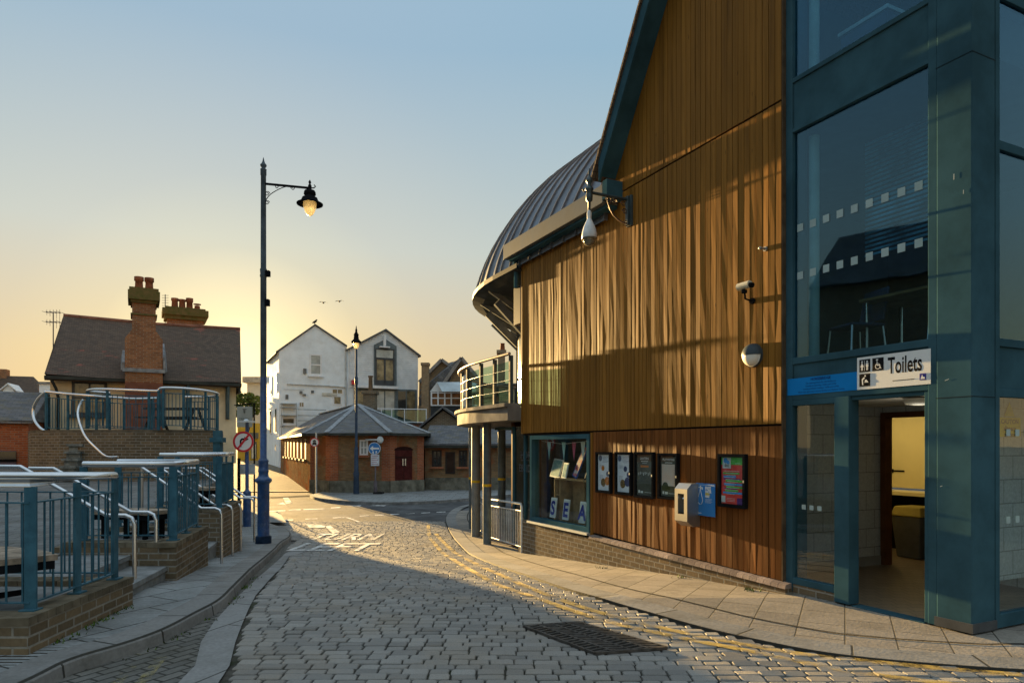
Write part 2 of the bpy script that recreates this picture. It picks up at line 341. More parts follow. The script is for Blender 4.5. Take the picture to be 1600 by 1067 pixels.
# ================================================================ SETTING
asph=M('asphalt',(.10,.102,.105),.85,0,.3,.9,.8,160,dirt=((.16,.155,.15),2.2,.5))
def sheet(x0,x1,ys,off,nx=2):
    mb=MB(); 
    xs=[x0(y) if callable(x0) else x0 for y in ys]; xe=[x1(y) if callable(x1) else x1 for y in ys]
    for i in range(len(ys)-1):
        for k in range(nx):
            f0=k/nx;f1=(k+1)/nx
            q=[(xs[i]+(xe[i]-xs[i])*f0,ys[i]),(xs[i]+(xe[i]-xs[i])*f1,ys[i]),(xs[i+1]+(xe[i+1]-xs[i+1])*f1,ys[i+1]),(xs[i+1]+(xe[i+1]-xs[i+1])*f0,ys[i+1])]
            mb.add([(a,b,g(b)+off) for a,b in q],[(0,1,2,3)])
    return mb
def interp(pts): # pts list (x,y) -> x(y)
    pts=sorted(pts,key=lambda p:p[1])
    def f(y):
        if y<=pts[0][1]:
            (a,ya),(b,yb)=pts[0],pts[1]; return a+(b-a)*(y-ya)/(yb-ya)
        for (a,ya),(b,yb) in zip(pts,pts[1:]):
            if y<=yb: return a+(b-a)*(y-ya)/(yb-ya)
        return pts[-1][0]
    return f
def cr(pts,n=8): # catmull-rom
    pts=[Vector(p) for p in pts]; out=[]
    for i in range(len(pts)-1):
        p0=pts[max(0,i-1)];p1=pts[i];p2=pts[i+1];p3=pts[min(len(pts)-1,i+2)]
        for k in range(n):
            t=k/n; out.append(.5*((2*p1)+(p2-p0)*t+(2*p0-5*p1+4*p2-p3)*t*t+(-p0+3*p1-3*p2+p3)*t**3))
    out.append(pts[-1]); return out
ys=[-60,-20,0,3,5,7.2,8,9,10,11,12,13.2,14.5,16,18,20,23,26,30,34,36,38,40,42,45,48,52,60,75,90,200,900]
sheet(-900,900,ys,-.03,4).build('ground',asph,kind='structure')
# right kerb
KP=[gp(*p) for p in [(1900,1060),(1600,1048),(1337,1027),(1180,1000),(1043,966),(881,919),(760,877),(716,848),(699,822),(697,808),(706,797),(722,790),(745,786)]]
KP=[(9,3.2,g(3.2))]+KP
K=cr([(p[0],p[1],0) for p in KP],8)
kx=interp([(p.x,p.y) for p in K])
def ribbon(mb,pts,o0,o1,off0,off1=None,seg=1,ends=False):
    off1=off0 if off1 is None else off1; L=0
    n=len(pts); nr=[]
    for i in range(n):
        d=(pts[min(n-1,i+1)]-pts[max(0,i-1)]).normalized(); nr.append(Vector((d.y,-d.x,0)))
    for i in range(n-1):
        a,b=pts[i],pts[i+1]; l=(b-a).length
        q=[a+nr[i]*o0,a+nr[i]*o1,b+nr[i+1]*o1,b+nr[i+1]*o0]
        of=[off0,off1,off1,off0]
        mb.add([(v.x,v.y,g(v.y)+f) for v,f in zip(q,of)],[(0,1,2,3)],uvs=[[(L,o0),(L,o1),(L+l,o1),(L+l,o0)]]); L+=l
    return mb
kmat=brickmat('kerb_blocks',(.25,.245,.235),(.19,.19,.185),(.05,.05,.045),.9,.6,.012,.8,.6,damt=.5,spec=.09)
pav=brickmat('paving_slabs',(.29,.26,.22),(.22,.20,.175),(.085,.078,.065),.50,.38,.007,.8,.7,damt=.4,spec=.09)
pavl=brickmat('paving_slabs_grey',(.26,.275,.275),(.22,.23,.23),(.06,.06,.055),.62,.46,.01,.8,.6,damt=.4,spec=.09)
alleym=brickmat('alley_setts',(.30,.25,.17),(.20,.165,.12),(.06,.055,.045),.2,.12,.012,.75,.9,damt=.3,spec=.09)
mb=MB(); ribbon(mb,K,0,.30,.012); ribbon(mb,K,0,0.001,-.03,.012)
mb.build('kerb_right',kmat,kind='structure',recalc=False)
# right pavement, following kerb curve to under the building
pts=K; mb=MB()
for i in range(len(pts)-1):
    pass
yy=[1.5,2.5,3,3.5,4,4.5,5,5.5,6,6.6,7.2,8,9,10,11,12,13.2,14,15,16,17,18,19,20,21,22,23.5]
def uvrot(mb,ang):
    c,s_=math.cos(R(ang)),math.sin(R(ang))
    for i,f in enumerate(mb.f): mb.uv[i]=[(mb.v[k].x*c+mb.v[k].y*s_,-mb.v[k].x*s_+mb.v[k].y*c) for k in f]
mb=sheet(lambda y:kx(max(y,3.3))+.1,lambda y:11.,yy,.004,6); uvrot(mb,64); mb.build('pavement_right',pav,kind='structure',recalc=False)
mb=MB(); ribbon(mb,K,.64,.67,.009); mb.build('paving_joint_strip',M('dark_joint',(.06,.055,.045),.9,0,.3,6,.4,60),kind='structure',recalc=False)
# left kerb
KLp=[gp(*p,.1) for p in [(33,1064),(109,1028),(199,1001),(254,981),(301,957),(348,930),(377,901),(410,872),(435,849),(452,837),(450,828),(436,822),(414,815)]]
KLp=[(-3.35,-2,0),(-3.25,1.0,0),(-3.18,3.0,0)]+KLp
KL=cr([(p[0],p[1],0) for p in KLp],8)
mb=MB(); ribbon(mb,KL,-.26,0,.10); ribbon(mb,KL,0,.02,.10,.075); ribbon(mb,KL,.02,.035,.075,-.03)
mb.build('kerb_left',kmat,kind='structure',recalc=False)
mb=MB()
for i in range(len(KL)-1):
    a,b=KL[i],KL[i+1]
    nd=(b-a).normalized(); nr=Vector((nd.y,-nd.x,0))*-.25
    a2,b2=a+nr,b+nr
    if b.y<=a.y: continue
    mb.add([(-11,a2.y,g(a2.y)+.098),(a2.x,a2.y,g(a2.y)+.098),(b2.x,b2.y,g(b2.y)+.098),(-11,b2.y,g(b2.y)+.098)],[(0,1,2,3)])
e=max(KL,key=lambda p:p.y); 
mb.add([(-11,e.y-.1,g(e.y)+.097),(-6.2,e.y-.1,g(e.y)+.097),(-7.5,22,g(22)+.097),(-11,22,g(22)+.097)],[(0,1,2,3)])
uvrot(mb,62); mb.build('pavement_left',pavl,kind='structure',recalc=False)
# stone channel strip and brick gutter left
CL=[gp(*p) for p in [(283,1067),(312,1006),(326,981),(355,948),(388,916),(424,884),(447,862)]]
CR_=[gp(*p) for p in [(352,1067),(366,1006),(384,959),(399,930),(440,886),(452,868)]]
cl=cr([(CL[0][0]-.1,CL[0][1]-1.4,0)]+[(p[0],p[1],0) for p in CL],6)
clx=interp([(p.x,p.y) for p in cl]); crx=interp([(CR_[0][0]-.05,CR_[0][1]-1.4)]+[(p[0],p[1]) for p in CR_]); klx=interp([(p.x,p.y) for p in KL[:8*12]])
yl=[-2,0,2,3.2,3.8,4.4,5,5.6,6.2,6.8,7.4,8,8.6,9.2,10,10.8,11.6,12.4,13.2,14]
mb=sheet(lambda y:klx(y)-.05,lambda y:clx(y)+.05,yl+[14.6,15.2],-.008,1); uvrot(mb,62); mb.build('gutter_paving',brickmat('gutter_blocks',(.17,.165,.15),(.12,.118,.11),(.05,.05,.045),.2,.1,.01,.85,.7,damt=.5),kind='structure',recalc=False)
mb=sheet(clx,crx,yl,-.002,1); uvrot(mb,70); mb.build('stone_channel',brickmat('channel_stone',(.27,.27,.265),(.23,.23,.225),(.08,.08,.075),1.4,.9,.01,.8,.4,damt=.35),kind='structure',recalc=False)
# setts
settm,ntm,pm,_=newmat('granite_setts'); gn=N(ntm,'ShaderNodeNewGeometry'); v=pos(ntm)
c=mixc(ntm,gn.outputs['Random Per Island'],(.295,.285,.265),(.18,.175,.165)); c=mixc(ntm,ramp(ntm,noise(ntm,v,1.3,4),.45,.65,0,.6),c,(.27,.235,.19)); c=mixc(ntm,ramp(ntm,noise(ntm,v,170,3),.5,.7,0,.6),c,(.06,.06,.06))
ntm.links.new(c,pm.inputs['Base Color']); pm.inputs['Roughness'].default_value=.72; pm.inputs['Specular IOR Level'].default_value=.12; bump(ntm,pm,noise(ntm,v,95,4,.7),.7,.006)
bedm=M('sett_joints',(.075,.07,.06),.95,0,.4,5,.6,60,dirt=((.05,.07,.025),2.5,.5))
mb=MB(); y=1.0; row=0
xl_=lambda y: crx(y) if y<13.9 else klx(min(y,15.4))+.15 if y<15.6 else -7.6
while y<19.9:
    ph=.114+random.uniform(-.006,.006)
    yc=y+ph/2
    x=xl_(yc)+random.uniform(0,.06); xe=kx(yc)-.02 if yc<21 else 0
    while x<xe:
        L=random.uniform(.135,.215); x1=min(x+L,xe)
        if x1-x<.05: break
        gx=.006; z=g(yc)+random.uniform(-.004,.004); ja=random.uniform(-.004,.004); jb=random.uniform(-.004,.004); jc=random.uniform(-.003,.003)
        # gentle waviness of the rows
        wv=.03*math.sin(x*.7+y*.5)
        a,b,c0,d0=x+gx,x1-gx,y+gx+wv+jc,y+ph-gx+wv-jc
        tz=random.uniform(-.003,.003)
        o=[(a+ja,c0),(b+jb,c0+ja),(b-ja,d0),(a-jb,d0+jb)]
        def octo(k,cr_,zz):
            out=[]
            for q,(sx_,sy_) in zip(o,((1,1),(-1,1),(-1,-1),(1,-1))):
                px_,py_=q[0]+sx_*k,q[1]+sy_*k; p1_=(px_+sx_*cr_,py_); p2_=(px_,py_+sy_*cr_)
                out+= [p2_,p1_] if sx_*sy_>0 else [p1_,p2_]
            return [(q[0],q[1],zz) for q in out]
        low=octo(0,.011,z-.03); mid=octo(.0,.011,z-.006); top=octo(.006,.012,z)
        top=[(q[0],q[1],q[2]+tz*(1 if i<4 else -1)) for i,q in enumerate(top)]
        fs=[(16,17,18,19,20,21,22,23)]
        for i in range(8): j=(i+1)%8; fs+=[(8+i,8+j,16+j,16+i),(i,j,8+j,8+i)]
        mb.add(low+mid+top,fs)
        x=x1
    y+=ph; row+=1
mb.build('cobbled_road',settm,kind='structure',recalc=False)
sheet(lambda y:xl_(y)-.02,lambda y:kx(y)+.02,[-2,0,1,2.2,3,4,5,6,7.2,8,9,10,11,12,13.2,13.8,13.95,14.5,15,15.55,15.65,16,17,18,19,19.98],-.017,1).build('cobble_bedding',bedm,kind='structure',recalc=False)
# painted lines
yel=wornmat('worn_yellow_paint',(.46,.31,.06),.76,1.10,10)
yelf=wornmat('faded_yellow_paint',(.34,.28,.09),.95,1.3,9)
whl=wornmat('worn_white_paint',(.60,.60,.58),.66,.98,9)
def roadline(pxs,wd,mat,off=.008,nm='yellow_line'):
    pp=cr([(*gp(*p)[:2],0) for p in pxs],8); mb=MB(); ribbon(mb,pp,-wd/2,wd/2,off); return mb
mb=MB()
for L_ in ([(669,820),(671,838),(678,848),(704,872),(760,905),(828,931),(933,967),(1043,993),(1180,1020),(1306,1046),(1420,1062),(1560,1078)],
           [(681,834),(700,854),(760,889),(835,922),(912,950),(1043,984),(1222,1018),(1337,1032),(1480,1046),(1600,1056)]):
    pp=cr([(*gp(*p)[:2],0) for p in L_],8); ribbon(mb,pp,-.045,.045,.010)
mb.build('yellow_lines_right',yel,kind='structure',recalc=False)
mb=MB()
for dx in (0,.17):
    pp=[Vector((clx(y)-.42+dx+ (0.02*math.sin(y)),y,0)) for y in [4,4.6,5.2,5.8,6.4,7,7.8,8.6,9.4,10.4]]; ribbon(mb,pp,-.04,.04,.0)
for dx in (.1,.27):
    pp=[Vector((clx(y)+dx,y,0)) for y in [9.6,10.2,10.8,11.5,12.2,13]]; ribbon(mb,pp,-.04,.04,.010)
mb.build('yellow_lines_left',yelf,kind='structure',recalc=False)
mb=MB()
def roadtext(s,x0,x1,y0,y1):
    t=MB(); textmb(t,s,1,(0,0,0),(1,0,0),(0,1,0),bold=.015,align='LEFT')
    xs=[v.x for v in t.v]; yv=[v.y for v in t.v]; a,b=min(xs),max(xs);c_,d_=min(yv),max(yv)
    t.v=[Vector((x0+(v.x-a)/(b-a)*(x1-x0),y0+(v.y-c_)/(d_-c_)*(y1-y0),0)) for v in t.v]
    for v in t.v: v.z=g(v.y)+.011
    mb.v,mb.f,mb.mi,mb.sm=mb.v+t.v,mb.f+[[i+len(mb.v) for i in f] for f in t.f],mb.mi+t.mi,mb.sm+t.sm
roadtext('LEFT',gp(446,861)[0],gp(582,857)[0],gp(450,861)[1],gp(450,849)[1])
roadtext('TURN',gp(474,844)[0],gp(588,842)[0],gp(500,844)[1],gp(500,834)[1])
def gpoly(pl,off=.011):
    mb.add([gp(x,y,off) for x,y in pl],[tuple(range(len(pl)))])
gpoly([(508,822),(516,821),(531,831),(520,833)]); gpoly([(476,818),(500,820),(508,821),(507,824),(484,824)])
def roadpoly(lst): 
    for pl in lst: gpoly(pl,-.024)
roadpoly([[(442,777),(450,777),(456,785),(447,787)],[(432,788),(442,784.5),(448,789),(440,787.8)]])
for x0,x1,yv in [(421,446,797.5),(451,470,796),(474,507,795),(517,532,792.5),(428,458,812),(477,496,810),(520,538,808)]:
    gpoly([(x0,yv),(x1,yv-.8),(x1,yv+.7),(x0,yv+1.5)],-.024)
for k in range(6):
    x0=562+k*24; yv=805.5-k*1.2; gpoly([(x0,yv),(x0+14,yv-.7),(x0+14,yv+.2),(x0,yv+.9)],-.024)
gpoly([(537,807),(541,807),(568,816.5),(566,817.5)],-.024)
for x0,yv in ((540,790),(578,789.5)): gpoly([(x0,yv),(x0+26,yv-1),(x0+22,yv+1)],-.024)
mb.build('white_road_markings',whl,kind='structure',recalc=False)
# alley paving
al_r=interp([(-10.0,33.2),(-16.0,47),(-33,88)])
mb=sheet(lambda y:al_r(y)-6.5,lambda y:al_r(y)+.3,[33.2,34,36,38,40,42,45,48,52,60,75,88],.0,2); uvrot(mb,23); mb.build('alley_paving',alleym,kind='structure',recalc=False)
mb=MB()
rp=[gp(*p) for p in [(420,777),(450,775.5),(486,774)]]
mb.add([(rp[0][0],rp[0][1]-.25,g(rp[0][1])-.02),(rp[2][0],rp[2][1]-.25,g(rp[2][1])-.02),(rp[2][0],rp[2][1]+.3,g(rp[2][1])+.004),(rp[0][0],rp[0][1]+.3,g(rp[0][1])+.004)],[(0,1,2,3)])
mb.build('drain_channel',M('dark_drain',(.04,.04,.042),.6,0,.5,9,.6,30),kind='structure',recalc=False)
# far pavement in front of the corner building
fk=[gp(*p,.08) for p in [(484,773),(494,777),(520,780.5),(560,783.5),(610,784.5),(660,783),(705,780.5),(745,777),(800,772),(880,765)]]
fkc=cr([(p[0],p[1],0) for p in fk],6)
mb=MB()
for a,b in zip(fkc,fkc[1:]):
    mb.add([(a.x,a.y,g(a.y)+.08),(b.x,b.y,g(b.y)+.08),(b.x,38,g(34)+.08),(a.x,38,g(34)+.08)],[(0,1,2,3)])
uvrot(mb,0); mb.build('pavement_far',pavl,kind='structure',recalc=False)
mb=MB(); ribbon(mb,fkc,.0,.14,-.04,-.04) if 0 else None
for a,b in zip(fkc,fkc[1:]):
    mb.add([(a.x,a.y,g(a.y)-.04),(b.x,b.y,g(b.y)-.04),(b.x,b.y,g(b.y)+.084),(a.x,a.y,g(a.y)+.084)],[(0,1,2,3)])
    mb.add([(a.x,a.y,g(a.y)+.084),(b.x,b.y,g(b.y)+.084),(b.x,b.y+.14,g(b.y)+.086),(a.x,a.y+.14,g(a.y)+.086)],[(0,1,2,3)])
mb.build('kerb_far',stone,kind='structure',recalc=False)
# iron grille in the road
gc=[gp(*p) for p in [(818,980),(905,974),(1042,1014),(930,1023)]]
GA,GB,GC_,GD=[Vector((p[0],p[1],.012)) for p in gc]
mb=MB(); mb.prism([GA-Vector((0,0,.02)),GB-Vector((0,0,.02)),GC_-Vector((0,0,.02)),GD-Vector((0,0,.02))],(0,0,.008))
def gq(u,v_): return GA.lerp(GB,u).lerp(GD.lerp(GC_,u),v_)
for j in range(4):
    for i in range(16):
        u0=j/4+.02;u1=(j+1)/4-.02; v0=i/16+.005; sl=.04 if j%2 else -.04
        a,b=gq(u0,min(.99,max(.01,v0-sl*.5+.02))),gq(u1,min(.99,max(.01,v0+sl*.5+.02))); mb.beam(a,b,.022,.018)
for u in (0,.25,.5,.75,1): mb.beam(gq(u,0),gq(u,1),.02,.02)
for u in (0,1): mb.beam(gq(0,u),gq(1,u),.02,.02)
tag(mb.build('drain_grate',iron),'black cast iron herringbone grate set into the cobbled road','drain grate')
# ================================================================ WOODEN BUILDING
arts=thing('arts_centre','large brown timber clad building with glass corner tower, curved zinc roof and rounded balcony','building',W((3,2,0)))
def gable_z(t): return 5.5+1.62*(4.90-t)
TE=1.60
def boards(name,t0,t1,z0f,z1f,mat,pitch=.093,skip=None):
    mb=MB(W); t=t0
    while t<t1-.02:
        e=min(t+pitch-.009,t1); a=random.uniform(-.0017,.0017); pr=random.uniform(-.0012,.0018)
        za,zb=z0f(t),z1f(t); za2,zb2=z0f(e),z1f(e)
        if zb-za>.03:
            s0=-.022-pr-a; s1=-.022-pr+a
            # three height stations so each board warps a little
            st=max(2,int((zb-za)/.5)+1); vs=[];fs=[]
            for k in range(st+1):
                f=k/st; w_=random.uniform(-.0014,.0014); w2=random.uniform(-.0014,.0014)
                vs+=[(t,s0+w_,za+(zb-za)*f),(e,s1+w2,za2+(zb2-za2)*f),(e,.0,za2+(zb2-za2)*f),(t,.0,za+(zb-za)*f)]
            for k in range(st):
                o=k*4
                fs+=[(o,o+1,o+5,o+4),(o+1,o+2,o+6,o+5),(o+3,o,o+4,o+7)]
            fs+=[(0,3,2,1),(st*4,st*4+1,st*4+2,st*4+3)]
            mb.add(vs,fs)
        t+=pitch
    return mb.build(name,mat,arts)
WIN0,WIN1=5.46,7.56
boards('lower_cladding',TE,WIN0-.04,lambda t:.10+.026*(t-1.6)+.02,lambda t:1.825,woodlow)
boards('main_cladding',TE,7.93,lambda t:1.85,lambda t:min(5.40,5.25+max(0,(4.9-t))*9),wood)
boards('gable_cladding',TE-.0,4.93,lambda t:5.425,lambda t:gable_z(t),wood)
bk=MB(W); bk.box((TE,.002,-.2),(WIN0-.02,.15,5.3)); bk.box((WIN0-.02,.002,1.81),(7.94,.15,5.3)); 
bk.prism([(TE,.002,5.3),(TE,.002,gable_z(TE)-.05),(4.93,.002,5.45),(4.93,.002,5.3)],(0,0.15,0)); bk.build('wall_backing',M('black_membrane',(.02,.015,.012),.9,0,.1,3,0),arts)
cb=MB(W); cb.box((TE-.018,-.020,.08),(TE-.002,.14,gable_z(TE)-.1)); cb.build('end_board',M('weathered_edge',(.10,.07,.045),.8,0,.3,4,.1),arts)
# far wall end cap board
cb=MB(W); cb.box((7.90,-.035,1.84),(7.955,.4,5.25)); cb.build('corner_trim',wood,arts)
cb=MB(W); cb.box((WIN0-.04,-.03,.16),(WIN0+.02,.02,1.82)); cb.build('corner_trim',wood,arts)
# brick plinth with coping
pl=MB(W); 
pl.hexa([(TE-.1,-.07,-.3),(8.0,-.07,-1.1),(8.0,.2,-1.1),(TE-.1,.2,-.3)],[(TE-.1,-.07,.055),(8.0,-.07,.17),(8.0,.2,.17),(TE-.1,.2,.055)])
pl.build('brick_plinth',brick_dk,arts)
cp=MB(W); t=TE-.12
while t<WIN0-.05:
    e=t+.098; z0=.056+.018*(t-1.6); cp.hexa([(t,-.10,z0),(e,-.10,z0+.002),(e,.0,z0+.002),(t,.0,z0)],[(t,-.085,z0+.045),(e,-.085,z0+.047),(e,.0,z0+.062),(t,.0,z0+.06)]); t+=.104
cp.build('plinth_coping',M('coping_brick',(.30,.235,.20),.8,0,.2,5,.4,60,island=.3),arts)
# shop window
def ring(mb,t0,t1,z0,z1,s0,s1,w_):
    mb.box((t0,s0,z0),(t1,s1,z0+w_)); mb.box((t0,s0,z1-w_),(t1,s1,z1)); mb.box((t0,s0,z0+w_),(t0+w_,s1,z1-w_)); mb.box((t1-w_,s0,z0+w_),(t1,s1,z1-w_))
sw=MB(W); ring(sw,WIN0+.03,WIN1,.205,1.80,-.05,.09,.075); swo=sw.build('shop_window',teal,arts)
s2=MB(W); s2.box((WIN0+.02,-.10,.165),(WIN1+.03,.0,.203)); s2.build('sill',M('grey_sill',(.35,.4,.43),.5,.3,.1,5,.1),swo)
s2=MB(W); s2.box((WIN0+.1,.02,.28),(WIN1-.07,.03,1.73)); s2.build('glazing',glass,swo)
# shop interior room
rm=MB(W); rm.box((WIN0-.2,1.9,-.3),(9.6,1.95,2.1)); rm.box((WIN0-.25,.16,-.3),(WIN0-.2,1.9,2.1)); rm.box((WIN0-.2,.1,.10),(7.6,1.9,.18)); rm.box((WIN0-.2,.16,1.95),(9.6,1.9,2.0))
rm.build('shop_interior',M('shop_interior',(.05,.085,.085),.8,0,.4,1.2,0),arts)
shelf=thing('display_shelf','pale wooden display shelf unit inside the shop window','shelf',W((6.9,.4,.19)))
tan=M('plywood',(.42,.27,.13),.6,0,.2,8,.05)
a=MB(W); a.box((5.55,.25,.99),(7.15,.55,1.02)); a.build('top_shelf',tan,shelf)
a=MB(W); a.box((6.93,.25,.19),(6.96,.55,.99)); a.box((7.13,.25,.19),(7.16,.55,.99)); a.box((6.5,.5,.19),(6.9,.53,.98)); a.build('upright',tan,shelf)
for z in (.42,.7): a=MB(W); a.box((6.96,.27,z),(7.13,.55,z+.02)); a.build('shelf_board',tan,shelf)
def wframe(nm,lab,cat,t,z,wd,ht,lean,cols,letter=None,grp=None,s=.2,roll=0):
    th=thing(nm,lab,cat,W((t,s,z)),grp)
    def T(p): # p: x right(in picture = -t), y up, depth
        x,y,d=p; c_,s_=math.cos(roll),math.sin(roll); x,y=x*c_-y*s_,x*s_+y*c_
        return W((t-x,s+y*lean+d,z+y))
    m=MB(T); m.box((-wd/2,0,0),(wd/2,ht,.018)); m.build('frame',cols[0],th)
    m=MB(T); m.box((-wd/2+.025,.025,-.004),(wd/2-.025,ht-.025,-.001)); m.build('picture',cols[1],th)
    if letter:
        m=MB(T); textmb(m,letter,ht*.95,(0,ht*.17,-.008),(1,0,0),(0,1,0),bold=.012); m.build('lettering',M('letter_blue',(.03,.05,.35),.5,0,.3,20,0),th)
    return th
paper=M('print_paper',(.62,.66,.68),.6,0,.05,4,0)
for L_,px in (('S',868),('E',888),('A',914)):
    t=wt(px,.2); wframe('framed_letter','white framed print with a dark blue letter %s in the shop window'%L_,'framed print',t,.30,.20,.36,.12,(whitep,paper),L_,'framed letters in the shop window',s=.13)
seap=M('sea_print',(.10,.30,.33),.6,0,.5,14,0,col2=(.45,.55,.52))
wframe('framed_picture','tilted sea view picture in a white frame on the display shelf','picture',wt(866,.3),1.02,.36,.34,.25,(whitep,seap),s=.3,roll=-.08)
wframe('framed_picture','small pale aqua picture in front of the larger sea view picture','picture',wt(881,.28),1.02,.17,.28,.2,(whitep,M('aqua_print',(.30,.52,.55),.6,0,.3,12,0)),s=.27,roll=-.05)
wframe('framed_picture','tall red white and blue patterned panel leaning on the display shelf','picture',wt(897,.3),1.05,.17,.60,.2,(M('flag_blue',(.04,.12,.45),.6,0,.1,6,0),M('flag_print',(.6,.08,.1),.6,0,.3,16,0,col2=(.6,.62,.66))),s=.3,roll=-.38)
wframe('framed_picture','narrow black and white print at the right end of the shelf','picture',wt(913,.3),1.02,.07,.17,.2,(black,M('mono_print',(.5,.5,.5),.6,0,.6,40,0,col2=(.03,.03,.03))),s=.3,roll=-.3)
bun=thing('bunting','pastel triangular bunting strung across the top of the shop window','bunting',W((6.5,.12,1.6)))
a=MB(W); a.tube([(7.4,.12,1.70),(6.6,.12,1.64),(5.7,.12,1.69)],.004,5); a.build('string',whitep,bun)
for k,(px,cc) in enumerate([(858,(.25,.5,.55)),(881,(.4,.6,.62)),(897,(.6,.12,.22)),(911,(.65,.68,.66)),(924,(.5,.6,.6))]):
    t=wt(px,.12); a=MB(W); a.prism([(t+.07,.118,1.67),(t-.07,.118,1.67),(t,.118,1.35)],(0,.004,0)); a.build('pennant',M('pennant_%d'%k,cc,.8,0,.1,5,0),bun)
# glass entrance screen left of the shop window
es=MB(W); 
for tt in (7.60,8.05,8.55): es.box((tt,.10,-.35),(tt+.06,.18,2.0))
es.box((7.60,.10,-.4),(8.60,.18,-.33)); eso=es.build('entrance_screen',teal,arts)
a=MB(W); a.box((7.66,.13,-.33),(8.55,.14,2.0)); a.build('glazing',glassmat('frosted_glass',(.45,.62,.60),rough=.15,extra=.08),eso)
a=MB(W); textmb(a,'HORS',.20,W_o:=Vector((8.02,.12,1.36)),(-1,0,0),(0,0,1),align='CENTER',bold=.004); textmb(a,'EBRIDG',.20,(8.02,.12,1.10),(-1,0,0),(0,0,1),bold=.004); a.box((7.8,.12,1.32),(8.25,.122,1.33)); a.build('lettering',darkfr,eso)
# fascia box gutter
fb=MB(W); fb.box((4.72,-.30,5.24),(8.2,.02,5.52)); fb.build('fascia_gutter',M('grey_fascia',(.12,.13,.135),.5,.2,.1,3,.05),arts,bevel=.01)
fb=MB(W); fb.box((4.74,-.22,5.19),(8.1,.0,5.237)); fb.build('soffit_rail',teal,arts)
fb=MB(W); fb.box((4.60,-.30,5.28),(4.72,.0,5.56)); fb.build('gutter_end',teal,arts,bevel=.006)
# gable verge: bargeboard, soffit and tiled roof edge
def vz(t): return gable_z(t)
vb=MB(W)
def slopebox(mb,ta,tb,s0,s1,d0,d1):
    mb.hexa([(ta,s0,vz(ta)+d0),(tb,s0,vz(tb)+d0),(tb,s1,vz(tb)+d0),(ta,s1,vz(ta)+d0)],[(ta,s0,vz(ta)+d1),(tb,s0,vz(tb)+d1),(tb,s1,vz(tb)+d1),(ta,s1,vz(ta)+d1)])
slopebox(vb,.8,4.80,-.32,-.28,-.08,.22); vb.build('bargeboard',teal,arts)
vb=MB(W); slopebox(vb,.8,4.78,-.28,-.026,-.04,.0); vb.build('verge_soffit',teal,arts)
vb=MB(W); slopebox(vb,.8,4.95,-.36,6,.222,.29); vb.build('gable_roof',tile,arts)
# mirrored slope of the gable over the tower (apex out of frame)
vb=MB(W); vb.hexa([(.8,-.42,vz(.8)+.4),(-2.5,-.42,6.7),(-2.5,6,6.7),(.8,6,vz(.8)+.4)],[(.8,-.42,vz(.8)+.5),(-2.5,-.42,6.8),(-2.5,6,6.8),(.8,6,vz(.8)+.5)])
# curved roof
CT,CS,RR=9.0,5.3,5.4; ZE=5.08; HH=3.6
zr=MB(W)
path=[]
t=4.95
while t<CT: path.append((t,-.1,0,1)); t+=.42
nA=34
for k in range(nA+1):
    an=-math.pi/2+math.pi*k/nA; path.append((CT+RR*math.cos(an),CS+RR*math.sin(an),1,0))
def rp_(i,ph):
    t,s,kind,_=path[i]; r=math.cos(ph)**.7; hz=HH*math.sin(ph)**1.5
    if kind==0: return (t,CS+(s-CS)*r,ZE+hz)
    return (CT+(t-CT)*r,CS+(s-CS)*r,ZE+hz)
PH=[math.pi/2*k/14*.985 for k in range(15)]
for i in range(len(path)-1):
    vs=[rp_(i,p) for p in PH]+[rp_(i+1,p) for p in PH]; n=len(PH)
    zr.add(vs,[(k,n+k,n+k+1,k+1) for k in range(n-1)],True)
for i in range(len(path)):
    for k in range(len(PH)-1):
        p=Vector(W(rp_(i,PH[k])));q=Vector(W(rp_(i,PH[k+1])))
        T0=zr.T; zr.T=I3; zr.beam(p,q,.02,.07,up=((q-p).cross(Vector(W(rp_(min(i+1,len(path)-1),PH[k])))-Vector(W(rp_(max(i-1,0),PH[k]))))) ); zr.T=T0
zr.build('curved_zinc_roof',zinc,arts,recalc=False)
# eave edge band and soffit
eb=MB(W); eb2=MB(W)
for i in range(len(path)-1):
    a,b=path[i],path[i+1]
    if b[0]<8.2 and b[2]==0: continue
    def sc(p,f): return (CT+(p[0]-CT)*f,CS+(p[1]-CS)*f) if p[2] else (p[0],CS+(p[1]-CS)*f)
    for (f0,z0,f1,z1) in ((1.012,ZE+.04,1.012,ZE-.05),(1.012,ZE-.05,.965,ZE-.13),(.965,ZE-.13,.78,ZE-.24)):
        tgt=eb if f1>.96 else eb2
        A=sc(a,f0)+(z0,);B=sc(b,f0)+(z0,);C2=sc(b,f1)+(z1,);D=sc(a,f1)+(z1,)
        tgt.add([A,B,C2,D],[(0,1,2,3)])
eb.build('eave_edge',M('eave_metal',(.035,.042,.045),.5,.1,.2,4,.05),arts,recalc=False); eb2.build('eave_soffit',M('dark_soffit',(.055,.065,.07),.7,0,.2,4,.05),arts,recalc=False)
# upper storey wall of the rounded end
CT,CS=9.0,5.3
uw=MB(W); RU=4.3
pts=[(7.96,1.0)]+[(CT+RU*math.cos(-math.pi/2+math.pi*k/24),CS+RU*math.sin(-math.pi/2+math.pi*k/24)) for k in range(25)]
ins=[(CT+(p[0]-CT)*.97,CS+(p[1]-CS)*.97) for p in pts]
for a,b,c_,d_ in zip(pts,pts[1:],ins,ins[1:]):
    uw.hexa([(a[0],a[1],2.35),(b[0],b[1],2.35),(d_[0],d_[1],2.35),(c_[0],c_[1],2.35)],[(a[0],a[1],5.1),(b[0],b[1],5.1),(d_[0],d_[1],5.1),(c_[0],c_[1],5.1)])
uw.build('upper_wall',woodmat('bay_cladding',(.30,.17,.07),(.22,.12,.05),(.12,.06,.025)),arts)
